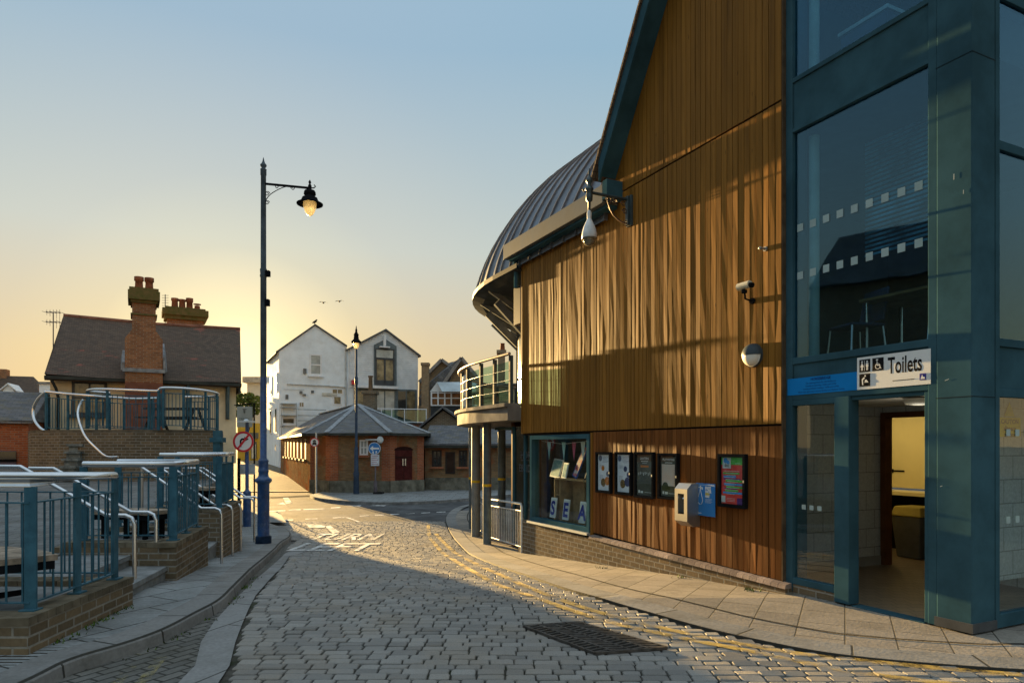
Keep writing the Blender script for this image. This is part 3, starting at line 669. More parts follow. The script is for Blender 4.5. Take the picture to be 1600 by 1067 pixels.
# windows in the rounded end
for k in (1,3,5,7,9):
    an=-math.pi/2+math.pi*(k+.5)/24+.02; a=MB(W); p=Vector((CT+RU*1.01*math.cos(an),CS+RU*1.01*math.sin(an),0)); tx=Vector((-math.sin(an),math.cos(an),0)); nx=Vector((math.cos(an),math.sin(an),0))
    a.prism([p-tx*.42+Vector((0,0,2.45)),p+tx*.42+Vector((0,0,2.45)),p+tx*.42+Vector((0,0,4.3)),p-tx*.42+Vector((0,0,4.3))],nx*.05); wn=a.build('window',darkfr,arts)
    a=MB(W); q=p+nx*.052; a.prism([q-tx*.35+Vector((0,0,2.52)),q+tx*.35+Vector((0,0,2.52)),q+tx*.35+Vector((0,0,4.22)),q-tx*.35+Vector((0,0,4.22))],nx*.01); a.build('pane',pane,wn)
# brackets (roof struts)
for k in range(0,15,2):
    an=-math.pi/2+math.pi*(k+.6)/24+.06; nx=Vector((math.cos(an),math.sin(an),0)); c0=Vector((CT,CS,0))
    a=MB(W); a.beam(c0+nx*4.3+Vector((0,0,3.95)),c0+nx*5.1+Vector((0,0,4.75)),.10,.16); a.beam(c0+nx*5.1+Vector((0,0,4.62)),c0+nx*5.1+Vector((0,0,5.1)),.10,.12); a.beam(c0+nx*4.3+Vector((0,0,4.4)),c0+nx*5.25+Vector((0,0,5.0)),.07,.10)
    a.build('roof_bracket',M('bracket_grey',(.16,.18,.19),.5,.2,.2,4,.05),arts)
# speaker box and duct near wall end
a=MB(W); a.box((8.05,.0,4.0),(8.35,.30,4.75)); a.build('vent_box',darkfr,arts,bevel=.01)
a=MB(W); a.tube([(8.12,-.05,4.7),(8.12,-.05,5.0),(8.05,-.1,5.15),(8.0,-.1,5.3)],.05,10); a.build('downpipe',teal,arts)
# balcony slab
CT,CS=9.5,5.5
RB=5.82; bs=MB(W); st=[]
nB=40
for k in range(-2,nB+1):
    an=-math.pi/2+math.pi*k/nB if k>=0 else None
    st.append((CT+RB*math.cos(an),CS+RB*math.sin(an)) if k>=0 else (CT+(k)*1.0,CS-RB))
st=[p for p in st if p[0]>7.96 or p[1]>0]
st[0]=(7.96,st[0][1])
inn=[(CT+(p[0]-CT)*.6 if p[0]>CT else p[0],CS+(p[1]-CS)*.6) for p in st]
for a,b,c_,d_ in zip(st,st[1:],inn,inn[1:]):
    bs.hexa([(a[0],a[1],2.10),(b[0],b[1],2.10),(d_[0],d_[1],2.10),(c_[0],c_[1],2.10)],[(a[0],a[1],2.36),(b[0],b[1],2.36),(d_[0],d_[1],2.36),(c_[0],c_[1],2.36)])
    def o(p,f): return (CT+(p[0]-CT)*f if p[0]>CT else p[0],CS+(p[1]-CS)*f)
    A,B,C2,D=o(a,1.012),o(b,1.012),o(b,.95),o(a,.95)
    bs.hexa([(*A,2.362),(*B,2.362),(*C2,2.362),(*D,2.362)],[(*A,2.43),(*B,2.43),(*C2,2.43),(*D,2.43)])
bs.build('balcony_slab',concrete,arts)
a=MB(W)
a.tube([(p[0],p[1]+.04,3.38) for p in [(CT+(q[0]-CT)*1.0,CS+(q[1]-CS)*1.0) for q in st]],.032,10); a.build('balcony_handrail',M('rail_wood',(.36,.27,.20),.45,.1,.15,6,.1),arts)
prev=None
ppos=[(8.05,-.22),(8.8,-.22)]+[(CT+5.72*math.cos(x),CS+5.72*math.sin(x)) for x in [-math.pi/2+.0+i*.165 for i in range(13)]]
for i,(t,s) in enumerate(ppos):
    a=MB(W); a.box((t-.03,s-.02,2.43),(t+.03,s+.05,3.36)); a.build('balcony_post',M('post_grey',(.06,.085,.095),.6,0,.1,4,.05),arts)
    if i: 
        p,q=Vector((*ppos[i-1],0)),Vector((t,s,0)); d=(q-p).normalized()
        a=MB(W); pa,qa=p+d*.07,q-d*.07; nn=Vector((-d.y,d.x,0))*.01
        a.prism([pa+Vector((0,0,2.5)),qa+Vector((0,0,2.5)),qa+Vector((0,0,3.25)),pa+Vector((0,0,3.25))],nn); gpn=a.build('balcony_glass',glassmat('balcony_glass_%d'%i,(.70,.85,.78),extra=.04) if i==1 else MATS['balcony_glass_1'],arts)
        a=MB(W); 
        for z in (2.68,2.88,3.08): a.tube([p+Vector((0,0,z))-nn*3,q+Vector((0,0,z))-nn*3],.003,5)
        a.build('balcony_wire',steel,arts)
# ground floor columns
for px,d,r in ((737.5,18.0,.085),(743.5,16.3,.105),(761,14.7,.09),(784,17.5,.10)):
    x=(px-HX)*d/F; a=MB(); a.tube([(x,d,g(d)-.1),(x,d,2.1)],r,20); c_=a.build('column',greypost if px!=743.5 else M('column_grey',(.17,.19,.20),.5,.1,.15,3,.05),arts)
    a=MB(); a.tube([(x,d,.73),(x,d,.79)],r+.004,20); a.build('yellow_band',M('yellow_band',(.55,.38,.03),.5,0,.1,4,0),c_)
# ground floor recessed wall behind columns
gw=MB(W); RG=4.0
pts=[(8.6,.9)]+[(CT+RG*math.cos(-math.pi/2+math.pi*k/24),CS+RG*math.sin(-math.pi/2+math.pi*k/24)) for k in range(25)]
for a,b in zip(pts,pts[1:]):
    gw.prism([(a[0],a[1],-.9),(b[0],b[1],-.9),(b[0],b[1],2.1),(a[0],a[1],2.1)],(-.05,.1,0))
gw.build('ground_floor_wall',M('dark_ground_floor',(.07,.055,.045),.6,0,.4,2,.05),arts)
a=MB(W); a.box((8.85,.25,-.6),(8.97,.9,2.09)); a.build('timber_jamb',woodlow,arts)
# ================================================================ glass tower
tw=arts
W_wall=W
def W(p): return W_wall((p[0]+.06,p[1]+.06,p[2]))
col=MB(W)
col.box((-.45,-.035,.02),(-.145,.295,11)); 
col.build('corner_column',teal,arts,bevel=.01)
a=MB(W); a.box((-.462,-.047,.02),(-.135,.305,.10)); a.build('column_base',darkfr,arts)
for z0_,z1_ in ((4.93,4.938),(2.02,2.026)):
    a=MB(W); a.box((-.453,-.038,z0_),(-.142,.298,z1_)); a.build('panel_joint',M('joint_dark',(.015,.03,.04),.6,0,.1,3,0),arts)
a=MB(W)
a.box((1.435,-.03,.02),(1.538,.2,11))            # left frame
a.box((1.4349,-.03,2.49),(-.071,.06,2.56)); a.box((1.4349,-.03,2.10),(-.071,.06,2.165)); a.box((1.4349,-.012,2.165),(-.071,.05,2.49))
a.box((1.4349,-.012,5.06),(-.071,.05,5.56)); a.box((1.4349,-.03,5.02),(-.071,.06,5.06)); a.box((1.4349,-.03,5.56),(-.071,.06,5.61))
a.box((-.146,-.033,.02),(-.07,.12,11)); a.box((1.4349,-.03,9.2),(-.071,.06,9.6))
a.box((.72,-.05,.02),(.89,.10,2.10)) ; 
a.box((.89,-.03,.10),(1.4349,.08,.17)); a.box((.89,-.03,2.04),(1.4349,.06,2.10))
a.box((-.07,-.02,.02),(-.03,.10,2.10)); a.box((-.03,-.01,2.06),(.72,.08,2.10)); a.box((-.03,-.02,-.02),(.72,.12,.014))
a.build('tower_frame',teal,arts,bevel=.004)
a=MB(W); a.box((.89,-.02,-.05),(1.5,.09,.10)); a.build('brick_upstand',brick_dk,arts)
for nm,t0,t1,z0,z1,m in (('tower_pane',1.45,-.07,2.56,5.02,glassd),('tower_pane',1.45,-.07,5.61,9.2,glassd),('side_light',1.45,.89,.17,2.04,glass)):
    b=MB(W); b.box((t1,.01,z0),(t0,.02,z1)); b.build(nm,m,arts)
for t_,z_,w_,h_ in ((-.24,2.18,.035,.006),(-.30,3.9,.008,.05),(-.38,3.75,.006,.035),(-.19,1.25,.02,.005)):
    a=MB(W); a.prism([(t_-w_/2,-.0375,z_),(t_+w_/2,-.0375,z_-w_*.3),(t_+w_/2,-.0375,z_+h_-w_*.3),(t_-w_/2,-.0375,z_+h_)],(0,-.0006,0)); a.build('scuff_mark',M('pale_scuff',(.42,.48,.5),.7),arts)
# return facade (perpendicular), frame at t=-.40
a=MB(W)
for z0,z1 in ((.02,.14),(2.03,2.10),(2.47,2.54),(4.18,4.26),(5.50,5.58),(6.1,6.2)): a.box((-.45,.295,z0),(-.37,4.2,z1))
for s in (.295,2.2,4.15): a.box((-.455,s,.02),(-.37,s+.06,11))
a.box((-.43,.30,2.10),(-.38,4.2,2.47)); a.box((-.43,.30,5.58),(-.38,4.2,6.1))
a.build('return_frame',teal,arts,bevel=.004)
for z0,z1 in ((.14,2.03),(2.54,4.18),(4.26,5.50),(6.2,9)):
    b=MB(W); b.box((-.425,.35,z0),(-.415,4.15,z1)); b.build('tower_pane',glassd if z0>1 else glass,arts)
# manifestation squares
gmk=M('etched_white',(.36,.46,.46),.6,0,.1,3,0)
def marker(p,q):
    m_=MB(W); m_.box(p,q); m_.build('glass_marker',gmk,arts)
for z in (3.97,3.45):
    for k in range(9):
        tt=1.40-k*.165
        marker((tt-.075,.006,z-.04),(tt,.009,z+.04))
for z in (.95,1.72):
    for k in range(8): marker((-.43,.5+k*.14,z-.03),(-.4265,.5+k*.14+.06,z+.03))
for k in range(3): marker((1.34-k*.1,.006,.92),(1.29-k*.1,.009,.97))
# interior floors and rooms
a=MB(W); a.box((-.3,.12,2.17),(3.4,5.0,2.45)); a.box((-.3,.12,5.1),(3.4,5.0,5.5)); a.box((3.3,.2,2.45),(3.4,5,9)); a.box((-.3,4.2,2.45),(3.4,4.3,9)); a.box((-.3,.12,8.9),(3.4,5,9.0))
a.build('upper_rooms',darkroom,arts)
a=MB(W)
for k in range(26): a.box((.0,.9,4.98-k*.05),(1.25,.915,5.002-k*.05))
a.build('window_blind',M('blind_slats',(.16,.50,.68),.6,0,.7,2.2,0),arts)
a=MB(W); a.tube([(1.36,.22,2.46),(1.36,.22,5.0)],.055,12); a.tube([(1.36,.22,5.6),(1.36,.22,9.0)],.055,12); a.build('inner_column',M('pale_column',(.35,.48,.45),.5,0,.1,3,0),arts)
chm=M('blue_plastic',(.03,.07,.13),.5,0,.15,4,0)
def chair(t,s,z,rot,lab):
    th=thing('chair',lab,'chair',W((t,s,z)),'chairs in the upper room')
    def T(p):
        c_,s_=math.cos(rot),math.sin(rot); return W((t+p[0]*c_-p[1]*s_,s+p[0]*s_+p[1]*c_,z+p[2]))
    b=MB(T); b.box((-.21,-.2,.43),(.21,.2,.46)); b.build('seat',chm,th,bevel=.012)
    b=MB(T); b.hexa([(-.2,.17,.5),(.2,.17,.5),(.2,.2,.5),(-.2,.2,.5)],[(-.19,.24,.86),(.19,.24,.86),(.19,.27,.86),(-.19,.27,.86)]); b.build('backrest',chm,th,bevel=.012)
    for x in (-.19,.19):
        for y in (-.18,.18):
            b=MB(T); b.tube([(x,y,.43),(x*1.15,y*1.2,0)],.012,6); b.build('leg',steel,th)
    return th
chair(1.15,.62,2.46,.3,'blue plastic chair left of the table behind the upstairs window')
chair(.18,.75,2.46,2.6,'blue plastic chair right of the table behind the upstairs window')
tb=thing('table','brown topped table behind the upstairs window','table',W((.6,1.0,2.46)))
b=MB(W); b.box((.15,.6,3.16),(1.1,1.3,3.19)); b.build('tabletop',M('table_top',(.30,.19,.08),.4,0,.2,5,0),tb,bevel=.004)
for x in (.2,1.05):
    for y in (.66,1.24): b=MB(W); b.tube([(x,y,3.16),(x,y,2.46)],.016,8); b.build('leg',steel,tb)
cbt=thing('cabinet','dark blue cabinet behind the topmost window','cabinet',W((1.0,.8,5.51))); b=MB(W); b.box((.7,.5,5.51),(1.25,1.0,6.1)); b.build('body',chm,cbt,bevel=.01); b=MB(W); b.box((.68,.48,6.102),(1.27,1.02,6.14)); b.build('worktop',M('pale_column2',(.4,.5,.5),.5),cbt)
# ---- toilets lobby
a=MB(W); a.box((2.2,.16,0.13),(2.26,2.5,2.3)); a.build('tiled_wall',tilew,arts)
a=MB(W); a.box((2.17,.16,.0),(2.2,2.48,.13)); a.build('skirting',M('grey_skirting',(.25,.25,.23),.5,0,.1,3,.05),arts)
a=MB(W); a.box((-.34,2.5,0),(1.15,2.56,2.3)); a.box((2.17,2.5,0),(2.26,2.56,2.3)); a.box((1.15,2.5,1.98),(2.17,2.56,2.3)); a.build('tiled_wall',tilew,arts)
brownf=M('brown_door_frame',(.12,.05,.02),.5,0,.15,5,.05)
a=MB(W); a.box((2.11,2.46,0),(2.18,2.6,1.98)); a.box((1.1,2.46,0),(1.17,2.6,1.98)); a.box((1.1,2.46,1.98),(2.18,2.6,2.05)); a.build('door_frame',brownf,arts)
a=MB(W); a.box((-.32,.1,-.004),(3.7,4.6,.006)); a.build('lobby_floor',brickmat('quarry_tiles',(.20,.15,.10),(.16,.12,.085),(.08,.065,.05),.15,.15,.006,.45,.3,damt=.2),arts)
a=MB(W); a.box((-.3,.1,2.125),(3.7,4.8,2.165)); a.build('lobby_ceiling',M('ceiling_white',(.6,.57,.5),.8),arts)
a=MB(W); a.box((.0,4.1,.95),(3.6,4.15,2.12)); a.box((3.6,2.56,0),(3.65,4.2,2.12)); a.box((2.26,2.56,0),(3.6,2.6,2.12)); a.build('cream_panel',tiley,arts)
a=MB(W); a.box((2.95,4.085,1.20),(3.15,4.098,1.225)); a.box((3.13,4.083,1.18),(3.15,4.0985,1.24)); a.build('panel_slot',black,arts)
a=MB(W); a.box((.3,3.6,.87),(3.6,4.1,.92)); a.build('counter',tiley,arts)
a=MB(W); a.box((.3,4.0,0),(3.6,4.05,.87)); a.build('counter_back',black,arts)
a=MB(W); c_=W((.7,.7,0)); a.T=I3; a.lathe((W((.75,1.1,0)).x,W((.75,1.1,0)).y,2.04),[(.05,.0),(.13,.01),(.15,.04),(.16,.07)],24); lob=tag(a.build('ceiling_lamp',M('opal_plastic',(.6,.58,.5),.3)),'round white ceiling lamp inside the toilets entrance','ceiling lamp')
a=MB(W); a.box((2.14,1.75,1.92),(2.2,1.87,2.06)); a.box((2.16,1.9,1.86),(2.2,1.96,1.95)); tag(a.build('wall_switch_box',M('grey_box',(.35,.33,.3),.5)),'small grey switch box high on the white tiled lobby wall','switch box')
bn=thing('waste_bin','dark grey bin with a yellow lid under the counter in the toilets','bin',W((2.35,3.45,.01)))
def tap(c_,hw0,hw1,z0,z1): return [(c_[0]-hw0,c_[1]-hw0,z0),(c_[0]+hw0,c_[1]-hw0,z0),(c_[0]+hw0,c_[1]+hw0,z0),(c_[0]-hw0,c_[1]+hw0,z0)],[(c_[0]-hw1,c_[1]-hw1,z1),(c_[0]+hw1,c_[1]-hw1,z1),(c_[0]+hw1,c_[1]+hw1,z1),(c_[0]-hw1,c_[1]+hw1,z1)]
b=MB(W); b.hexa(*tap((2.35,3.45),.17,.22,.01,.6)); b.build('body',M('bin_grey',(.12,.12,.11),.5),bn,bevel=.02)
b=MB(W); b.hexa(*tap((2.35,3.45),.235,.19,.602,.74)); b.build('lid',M('bin_lid',(.35,.28,.08),.5),bn,bevel=.02)
lt=bpy.data.lights.new('toilet_lamp','POINT'); lt.energy=2.0; lt.color=(1,.78,.35); lt.shadow_soft_size=.12; lo=bpy.data.objects.new('toilet_lamp',lt); C.objects.link(lo); lo.location=W((2.6,3.1,1.9))
lt=bpy.data.lights.new('lobby_lamp','POINT'); lt.energy=.5; lt.color=(1,.92,.75); lt.shadow_soft_size=.15; lo=bpy.data.objects.new('lobby_lamp',lt); C.objects.link(lo); lo.location=W((.75,1.1,1.9))
a=MB(W); a.box((3.0,3.3,2.10),(3.4,3.7,2.12)); tag(a.build('ceiling_light_panel',M('lit_panel',(.8,.8,.7),.4,0,0,1,0,emit=((1,.85,.45),.5))),'lit square ceiling light in the yellow room of the toilets','ceiling light')
# notices in the lobby
a=MB(W); a.box((2.19,.75,1.2),(2.196,.97,1.85)); nb=thing('no_smoking_notice','white no smoking notice on the tiled wall behind the side window','notice',W((2.19,.86,1.2))); a.build('sheet',M('notice_paper',(.5,.52,.5),.6),nb)
b=MB(W); b.T=I3
def ringmb(mb,c_,n,r0,r1,th,seg=36):
    n=Vector(n).normalized();u=n.orthogonal().normalized();v_=n.cross(u);c_=Vector(c_)
    for k in range(seg):
        a0,a1=2*math.pi*k/seg,2*math.pi*(k+1)/seg
        q=[c_+(u*math.cos(a0)+v_*math.sin(a0))*r0,c_+(u*math.cos(a0)+v_*math.sin(a0))*r1,c_+(u*math.cos(a1)+v_*math.sin(a1))*r1,c_+(u*math.cos(a1)+v_*math.sin(a1))*r0]
        mb.add(q+[x+n*th for x in q],[(3,2,1,0),(4,5,6,7),(1,2,6,5),(3,0,4,7)])
ringmb(b,W((2.187,.86,1.72)),-WD,.05,.065,.002); b.beam(W((2.186,.82,1.76)),W((2.186,.90,1.68)),.012,.002); b.T=W
for k in range(7): b.box((2.187,.78,1.28+k*.045),(2.189,.94-.03*(k%2),1.30+k*.045))
b.build('symbol',signblack,nb)
# inner wall behind return window with caution notice
a=MB(W); a.box((.24,.5,.2),(.28,4.0,2.1)); a.build('tiled_wall',tilew,arts)
cs=thing('caution_sign','yellow CAUTION slippery surface sign seen through the right hand window','sign',W((.23,1.79,1.7)))
ylw=M('sign_yellow',(.62,.50,.03),.45)
a=MB(W); a.box((.228,1.59,1.70),(.234,1.99,1.90)); a.prism([(.228,1.70,1.915),(.228,1.88,1.915),(.228,1.79,2.06)],(.006,0,0)); a.build('plate',ylw,cs)
a=MB(W)
for s_,z in (('CAUTION',1.775),('slippery',1.705),('surface',1.64)): textmb(a,s_,.07,(.226,1.79,z+.06),(0,1,0),(0,0,1),bold=.002)
a.build('lettering',signblack,cs)
# ---- signs over the door
ts=thing('toilets_sign','white Toilets sign with black symbols above the open entrance','sign',W((.42,-.05,2.19)))
t0,t1=wt(1340,.03)-.06,wt(1455,.03)-.06
z0a,z1a=2.155,2.47
a=MB(W); a.box((t1,-.036,z0a),(t0,-.030,z1a)); a.build('plate',signwhite,ts)
wdt=t0-t1
a=MB(W); textmb(a,'Toilets',.215,(t0-.325,-.0368,z1a-.185),(-1,0,0),(0,0,1),bold=.004,align='LEFT',sx=.555); 
def rr(mb,tc,zc,h): mb.box((tc-h,-.039,zc-h*1.05),(tc+h,-.0365,zc+h*1.05))
rr(a,t0-.085,z1a-.085,.058); rr(a,t0-.225,z1a-.085,.058); rr(a,t0-.085,z1a-.225,.058)
for k in range(4): a.disc(W((t0-.02 if k%2 else t1+.02,-.0365,z0a+.02 if k<2 else z1a-.02)),.004,-WN,.002,8) if False else None
a.box((t1+.15,-.0385,z0a+.055),(t1+.36,-.0365,z0a+.06)); a.build('lettering',signblack,ts)
a=MB(W)
def bar(mb,tc,zc,dx,dz,x0,z0_,x1,z1_): pass
def person(mb,tc,zc,skirt):
    def B(x0,z0,x1,z1): mb.box((tc-x1,-.0415,zc+z0),(tc-x0,-.040,zc+z1))
    B(-.008,.03,.008,.046); 
    if skirt: mb.prism([(tc+.006,-.0415,zc+.026),(tc-.006,-.0415,zc+.026),(tc-.018,-.0415,zc-.012),(tc+.018,-.0415,zc-.012)],(0,.001,0))
    else: B(-.013,-.01,.013,.026)
    B(-.009,-.046,-.002,-.01); B(.002,-.046,.009,-.01)
person(a,t0-.058,z1a-.085,True); person(a,t0-.113,z1a-.085,False); a.box((t0-.0865,-.0415,z1a-.135),(t0-.0835,-.040,z1a-.035))
a.T=I3; ringmb(a,W((t0-.225,-.040,z1a-.105)),-WN,.022,.028,.001,24); a.T=W
a.box((t0-.222,-.0415,z1a-.10),(t0-.214,-.040,z1a-.055)); a.box((t0-.222-.006,-.0415,z1a-.05),(t0-.208,-.040,z1a-.036)); a.box((t0-.245,-.0415,z1a-.10),(t0-.216,-.040,z1a-.092)); a.prism([(t0-.24,-.0415,z1a-.10),(t0-.246,-.0415,z1a-.10),(t0-.262,-.0415,z1a-.13),(t0-.256,-.0415,z1a-.13)],(0,.001,0))
a.prism([(t0-.055,-.0415,z1a-.215),(t0-.08,-.0415,z1a-.195),(t0-.09,-.0415,z1a-.205),(t0-.068,-.0415,z1a-.225),(t0-.072,-.0415,z1a-.272),(t0-.06,-.0415,z1a-.272)],(0,.001,0)); a.box((t0-.125,-.0415,z1a-.25),(t0-.085,-.040,z1a-.243)); a.prism([(t0-.088,-.0415,z1a-.225),(t0-.105,-.0415,z1a-.222),(t0-.122,-.0415,z1a-.241),(t0-.09,-.0415,z1a-.241)],(0,.001,0)); a.box((t0-.098,-.0415,z1a-.192),(t0-.085,-.040,z1a-.178))
a.build('symbol',signwhite,ts)
a=MB(W); a.box((t1+.04,-.0385,z0a+.04),(t1+.10,-.0365,z0a+.10)); e_=a.build('emblem',M('emblem_blue',(.06,.06,.30),.5),ts)
a=MB(W); a.prism([(t1+.09,-.040,z0a+.05),(t1+.05,-.040,z0a+.05),(t1+.055,-.040,z0a+.07),(t1+.066,-.040,z0a+.066),(t1+.075,-.040,z0a+.09),(t1+.084,-.040,z0a+.066)],(0,.001,0)); a.build('castle_mark',signwhite,e_)
hs_=thing('opening_hours_sign','bright blue opening hours sign left of the Toilets sign','sign',W((1.1,-.03,2.17)))
t2=wt(1231,.03)-.06; a=MB(W); a.box((t0+.002,-.034,2.155),(min(t2,1.5),-.030,2.335)); a.build('plate',cyan,hs_)
a=MB(W); tc=(t0+min(t2,1.5))/2
textmb(a,'HORSEBRIDGE',.040,(tc,-.0345,2.295),(-1,0,0),(0,0,1),sx=.95,bold=.001)
for s_,z in (('The opening hours for this facility are',2.262),('Monday to Saturday: 10:00 until 22:00',2.232),('Sunday and Bank Holidays: 10:00 until 17:00',2.202),('When not open your nearest facility is at Harbour Street',2.172)): textmb(a,s_,.026,(tc,-.0345,z),(-1,0,0),(0,0,1),sx=.95)
a.build('lettering',M('navy_ink',(.01,.02,.12),.5),hs_)
W=W_wall
# ================================================================ wall fixtures
def wpt(px,py,s=0): t=wt(px,s); return t,wz(px,py,s)
# poster cases
def poster(px0,px1,py0,py1,lab,bgm,deco):
    ta,tb=wt(px0,-.07),wt(px1,-.07); zt=wz((px0+px1)/2,py0,-.07); zb=wz((px0+px1)/2,py1,-.07); m=(ta+tb)/2; wd=abs(ta-tb)
    th=thing('poster_case',lab,'poster case',W((m,-.03,zb)),'poster cases on the timber wall')
    a=MB(W); ring(a,tb,ta,zb,zt,-.085,-.03,.032 if wd<.45 else .04); a.box((tb+.02,-.045,zb+.02),(ta-.02,-.03,zt-.02)); a.build('case_frame',black,th,bevel=.003)
    x0,x1=tb+.04,ta-.04; z0,z1=zb+.04,zt-.04
    a=MB(W); a.box((x0,-.052,z0),(x1,-.0465,z1)); a.build('poster_sheet',bgm,th)
    def Q(u0,v0,u1,v1,lv=1): # u from picture left (high t), v up
        return (x1-(x1-x0)*u1,-.053-.0012*lv,z0+(z1-z0)*v0),(x1-(x1-x0)*u0,-.0525,z0+(z1-z0)*v1)
    for nm,mat,items in deco:
        a=MB(W)
        for it in items:
            if it[0]=='b': a.box(*Q(*it[1:5],*(it[5:] or ())))
            elif it[0]=='o':
                u,v_,r=it[1:4]; c_=(x1-(x1-x0)*u,-.054,z0+(z1-z0)*v_); rv=r*(x1-x0)
                a.prism([(c_[0]+rv*math.cos(q),c_[1],c_[2]+rv*math.sin(q)) for q in [k*math.pi/10 for k in range(20)]],(0,-.0012*(it[4] if len(it)>4 else 1),0))
            elif it[0]=='t':
                s_,u,v_,sz=it[1:5]; textmb(a,s_,sz,(x1-(x1-x0)*u,-.0558,z0+(z1-z0)*v_),(-1,0,0),(0,0,1),bold=.0015,sx=.9)
        a.build(nm,mat,th)
    a=MB(W); a.box((tb+.005,-.095,(zb+zt)/2-.015),(tb+.02,-.086,(zb+zt)/2+.015)); a.build('lock',steel,th)
    a=MB(W); a.box((x0-.004,-.064,z0-.004),(x1+.004,-.061,z1+.004)); a.build('glazing',glass,th)
    return th
ppale=M('poster_lilac',(.78,.78,.88),.5,0,.05,3,0); pgrey=M('poster_ink',(.16,.17,.26),.5); porg=M('poster_orange',(.62,.20,.03),.5); pbrown=M('poster_food',(.28,.17,.06),.5,0,.6,60,0)
pdark=M('poster_charcoal',(.10,.105,.085),.5,0,.25,4,0); psky=M('poster_dusk',(.55,.55,.53),.5,0,.2,4,0,col2=(.62,.45,.38)); ptree=M('poster_tree',(.06,.07,.03),.6); pwhite=M('poster_white',(.7,.72,.74),.5)
pnavy=M('poster_navy',(.08,.09,.22),.5)
lines=[('b',.4,.93-.035*k,.9-.1*(k%3),.936-.035*k) for k in range(5)]+[('b',.12,.70-.035*k,.45,.706-.035*k) for k in range(3)]+[('b',.12,.42-.035*k,.42,.426-.035*k) for k in range(5)]
poster(931,954,706,770,'white poster with orange circles in the leftmost black poster case',ppale,[('print_lines',pgrey,lines+[('o',.2,.90,.14)]),('photo_circle',pbrown,[('o',.45,.22,.2)]),('orange_circle',porg,[('o',.42,.62,.12),('o',.78,.27,.2,2)]),('date_circle',pgrey,[('o',.82,.47,.12,3)])])
poster(961,986,706,773,'white poster with navy circles in the second black poster case from the left',ppale,[('print_lines',pgrey,lines+[('o',.18,.90,.14)]),('photo_circle',pbrown,[('o',.42,.22,.2)]),('navy_circle',pnavy,[('o',.62,.62,.13),('o',.78,.28,.21,2),('o',.86,.47,.12,3)])])
poster(991,1021,706,778,'dark poster with an orange strip and a row of figures in a black case',pdark,[('title',pwhite,[('t','LANTERN',.5,.88,.05),('b',.28,.83,.72,.85),('b',.35,.79,.65,.80)]+[('b',.12+.1*k,.49+.02*((k*7)%3),.15+.1*k,.56+.01*((k*5)%3)) for k in range(8)]+[('b',.1,.05,.2,.12),('b',.25,.05,.4,.1),('b',.5,.07,.9,.08)]),('orange_strip',porg,[('b',.25,.69,.75,.74)])])
poster(1028,1059,708,780,'dark poster with a pale dusk sky picture in the fourth black poster case',pdark,[('title',pwhite,[('t','PLAYWRITING',.5,.89,.042),('b',.28,.83,.72,.85),('b',.12,.05,.22,.12),('b',.28,.05,.45,.11),('b',.5,.07,.92,.08)]),('dusk_picture',psky,[('b',.08,.26,.88,.80)]),('tree_shape',ptree,[('o',.3,.24,.18,2),('b',.08,.16,.6,.25,2)])])
pr=M('poster_red',(.80,.07,.06),.5); pgn=M('poster_green',(.10,.55,.08),.5); pbl=M('poster_blue',(.06,.33,.8),.5); ppu=M('poster_purple',(.13,.04,.22),.5)
poster(1122,1165,709,793,'red green and blue programme poster in the tallest black case',pr,[('green_band',pgn,[('b',0,.84,1,1),('b',.08,.64,.8,.675),('b',.2,.47,1,.515),('b',.22,.34,.95,.38),('b',.18,.27,.75,.31)]),('blue_band',pbl,[('b',.1,.56,.65,.605),('b',.12,.40,.97,.445),('b',.08,.22,1,.26)]),('white_print',pwhite,[('b',.06,.76,.43,.99,2),('b',0,.03,.18,.17),('b',.5,.90,.9,.915),('b',.6,.86,.85,.875)]+[('b',.15+.05*(k%3),.70-.0445*k,.8-.07*(k%4),.708-.0445*k,2.4) for k in range(12)]+[('b',.24,.06+.03*k,.6,.066+.03*k) for k in range(3)]),('purple_patch',ppu,[('b',.7,0,1,.14),('b',.1,.52,.85,.55),('b',.1,.32,.7,.335)]),('blue_splash',pbl,[('o',.2,.93,.09,2.6),('o',.31,.89,.06,2.6)]),('mark',signblack,[('t','dcc',.25,.795,.06)])])
# water refill point
wr=thing('water_refill_point','box shaped stainless steel water bottle refill point fixed to the timber wall','water dispenser',W((wt(1080),-.1,.7)))
ta,tb=wt(1094,-.02),wt(1072,-.3)
TA,TB=3.05,3.36
ta=wt(1094,-.03); TA=ta; TB=ta+.24
zt=wz(1075,755,-.15); zb=wz(1075,822,-.15)
prof=[(-.03,zt),(-.03,zb-.0),(-.14,zb-.0),(-.24,zb+.07),(-.24,zt-.07),(-.17,zt)]
a=MB(W)
n=len(prof)
# shell with recess in the front face
a.add([(TA,s,z) for s,z in prof],[tuple(range(n))]); a.add([(TB,s,z) for s,z in prof],[tuple(range(n))])
for i in range(n):
    p,q=prof[i],prof[(i+1)%n]
    if i==3:
        r0,r1=TA+.06,TB-.06; zl,zh=zb+.16,zt-.13; s=-.24
        A=[(TA,s,p[1]),(TB,s,p[1]),(TB,s,q[1]),(TA,s,q[1])]; B=[(r0,s,zl),(r1,s,zl),(r1,s,zh),(r0,s,zh)]; Cc=[(r0+.01,-.12,zl+.02),(r1-.01,-.12,zl+.02),(r1-.01,-.12,zh-.02),(r0+.01,-.12,zh-.02)]
        a.add(A+B+Cc,[(0,1,5,4),(1,2,6,5),(2,3,7,6),(3,0,4,7),(4,5,9,8),(5,6,10,9),(6,7,11,10),(7,4,8,11),(8,9,10,11)])
    else: a.add([(TA,*p),(TA,*q),(TB,*q),(TB,*p)],[(0,1,2,3)])
a.build('housing',M('satin_steel',(.50,.50,.48),.34,.9,.15,3,.05,40),wr,recalc=False)
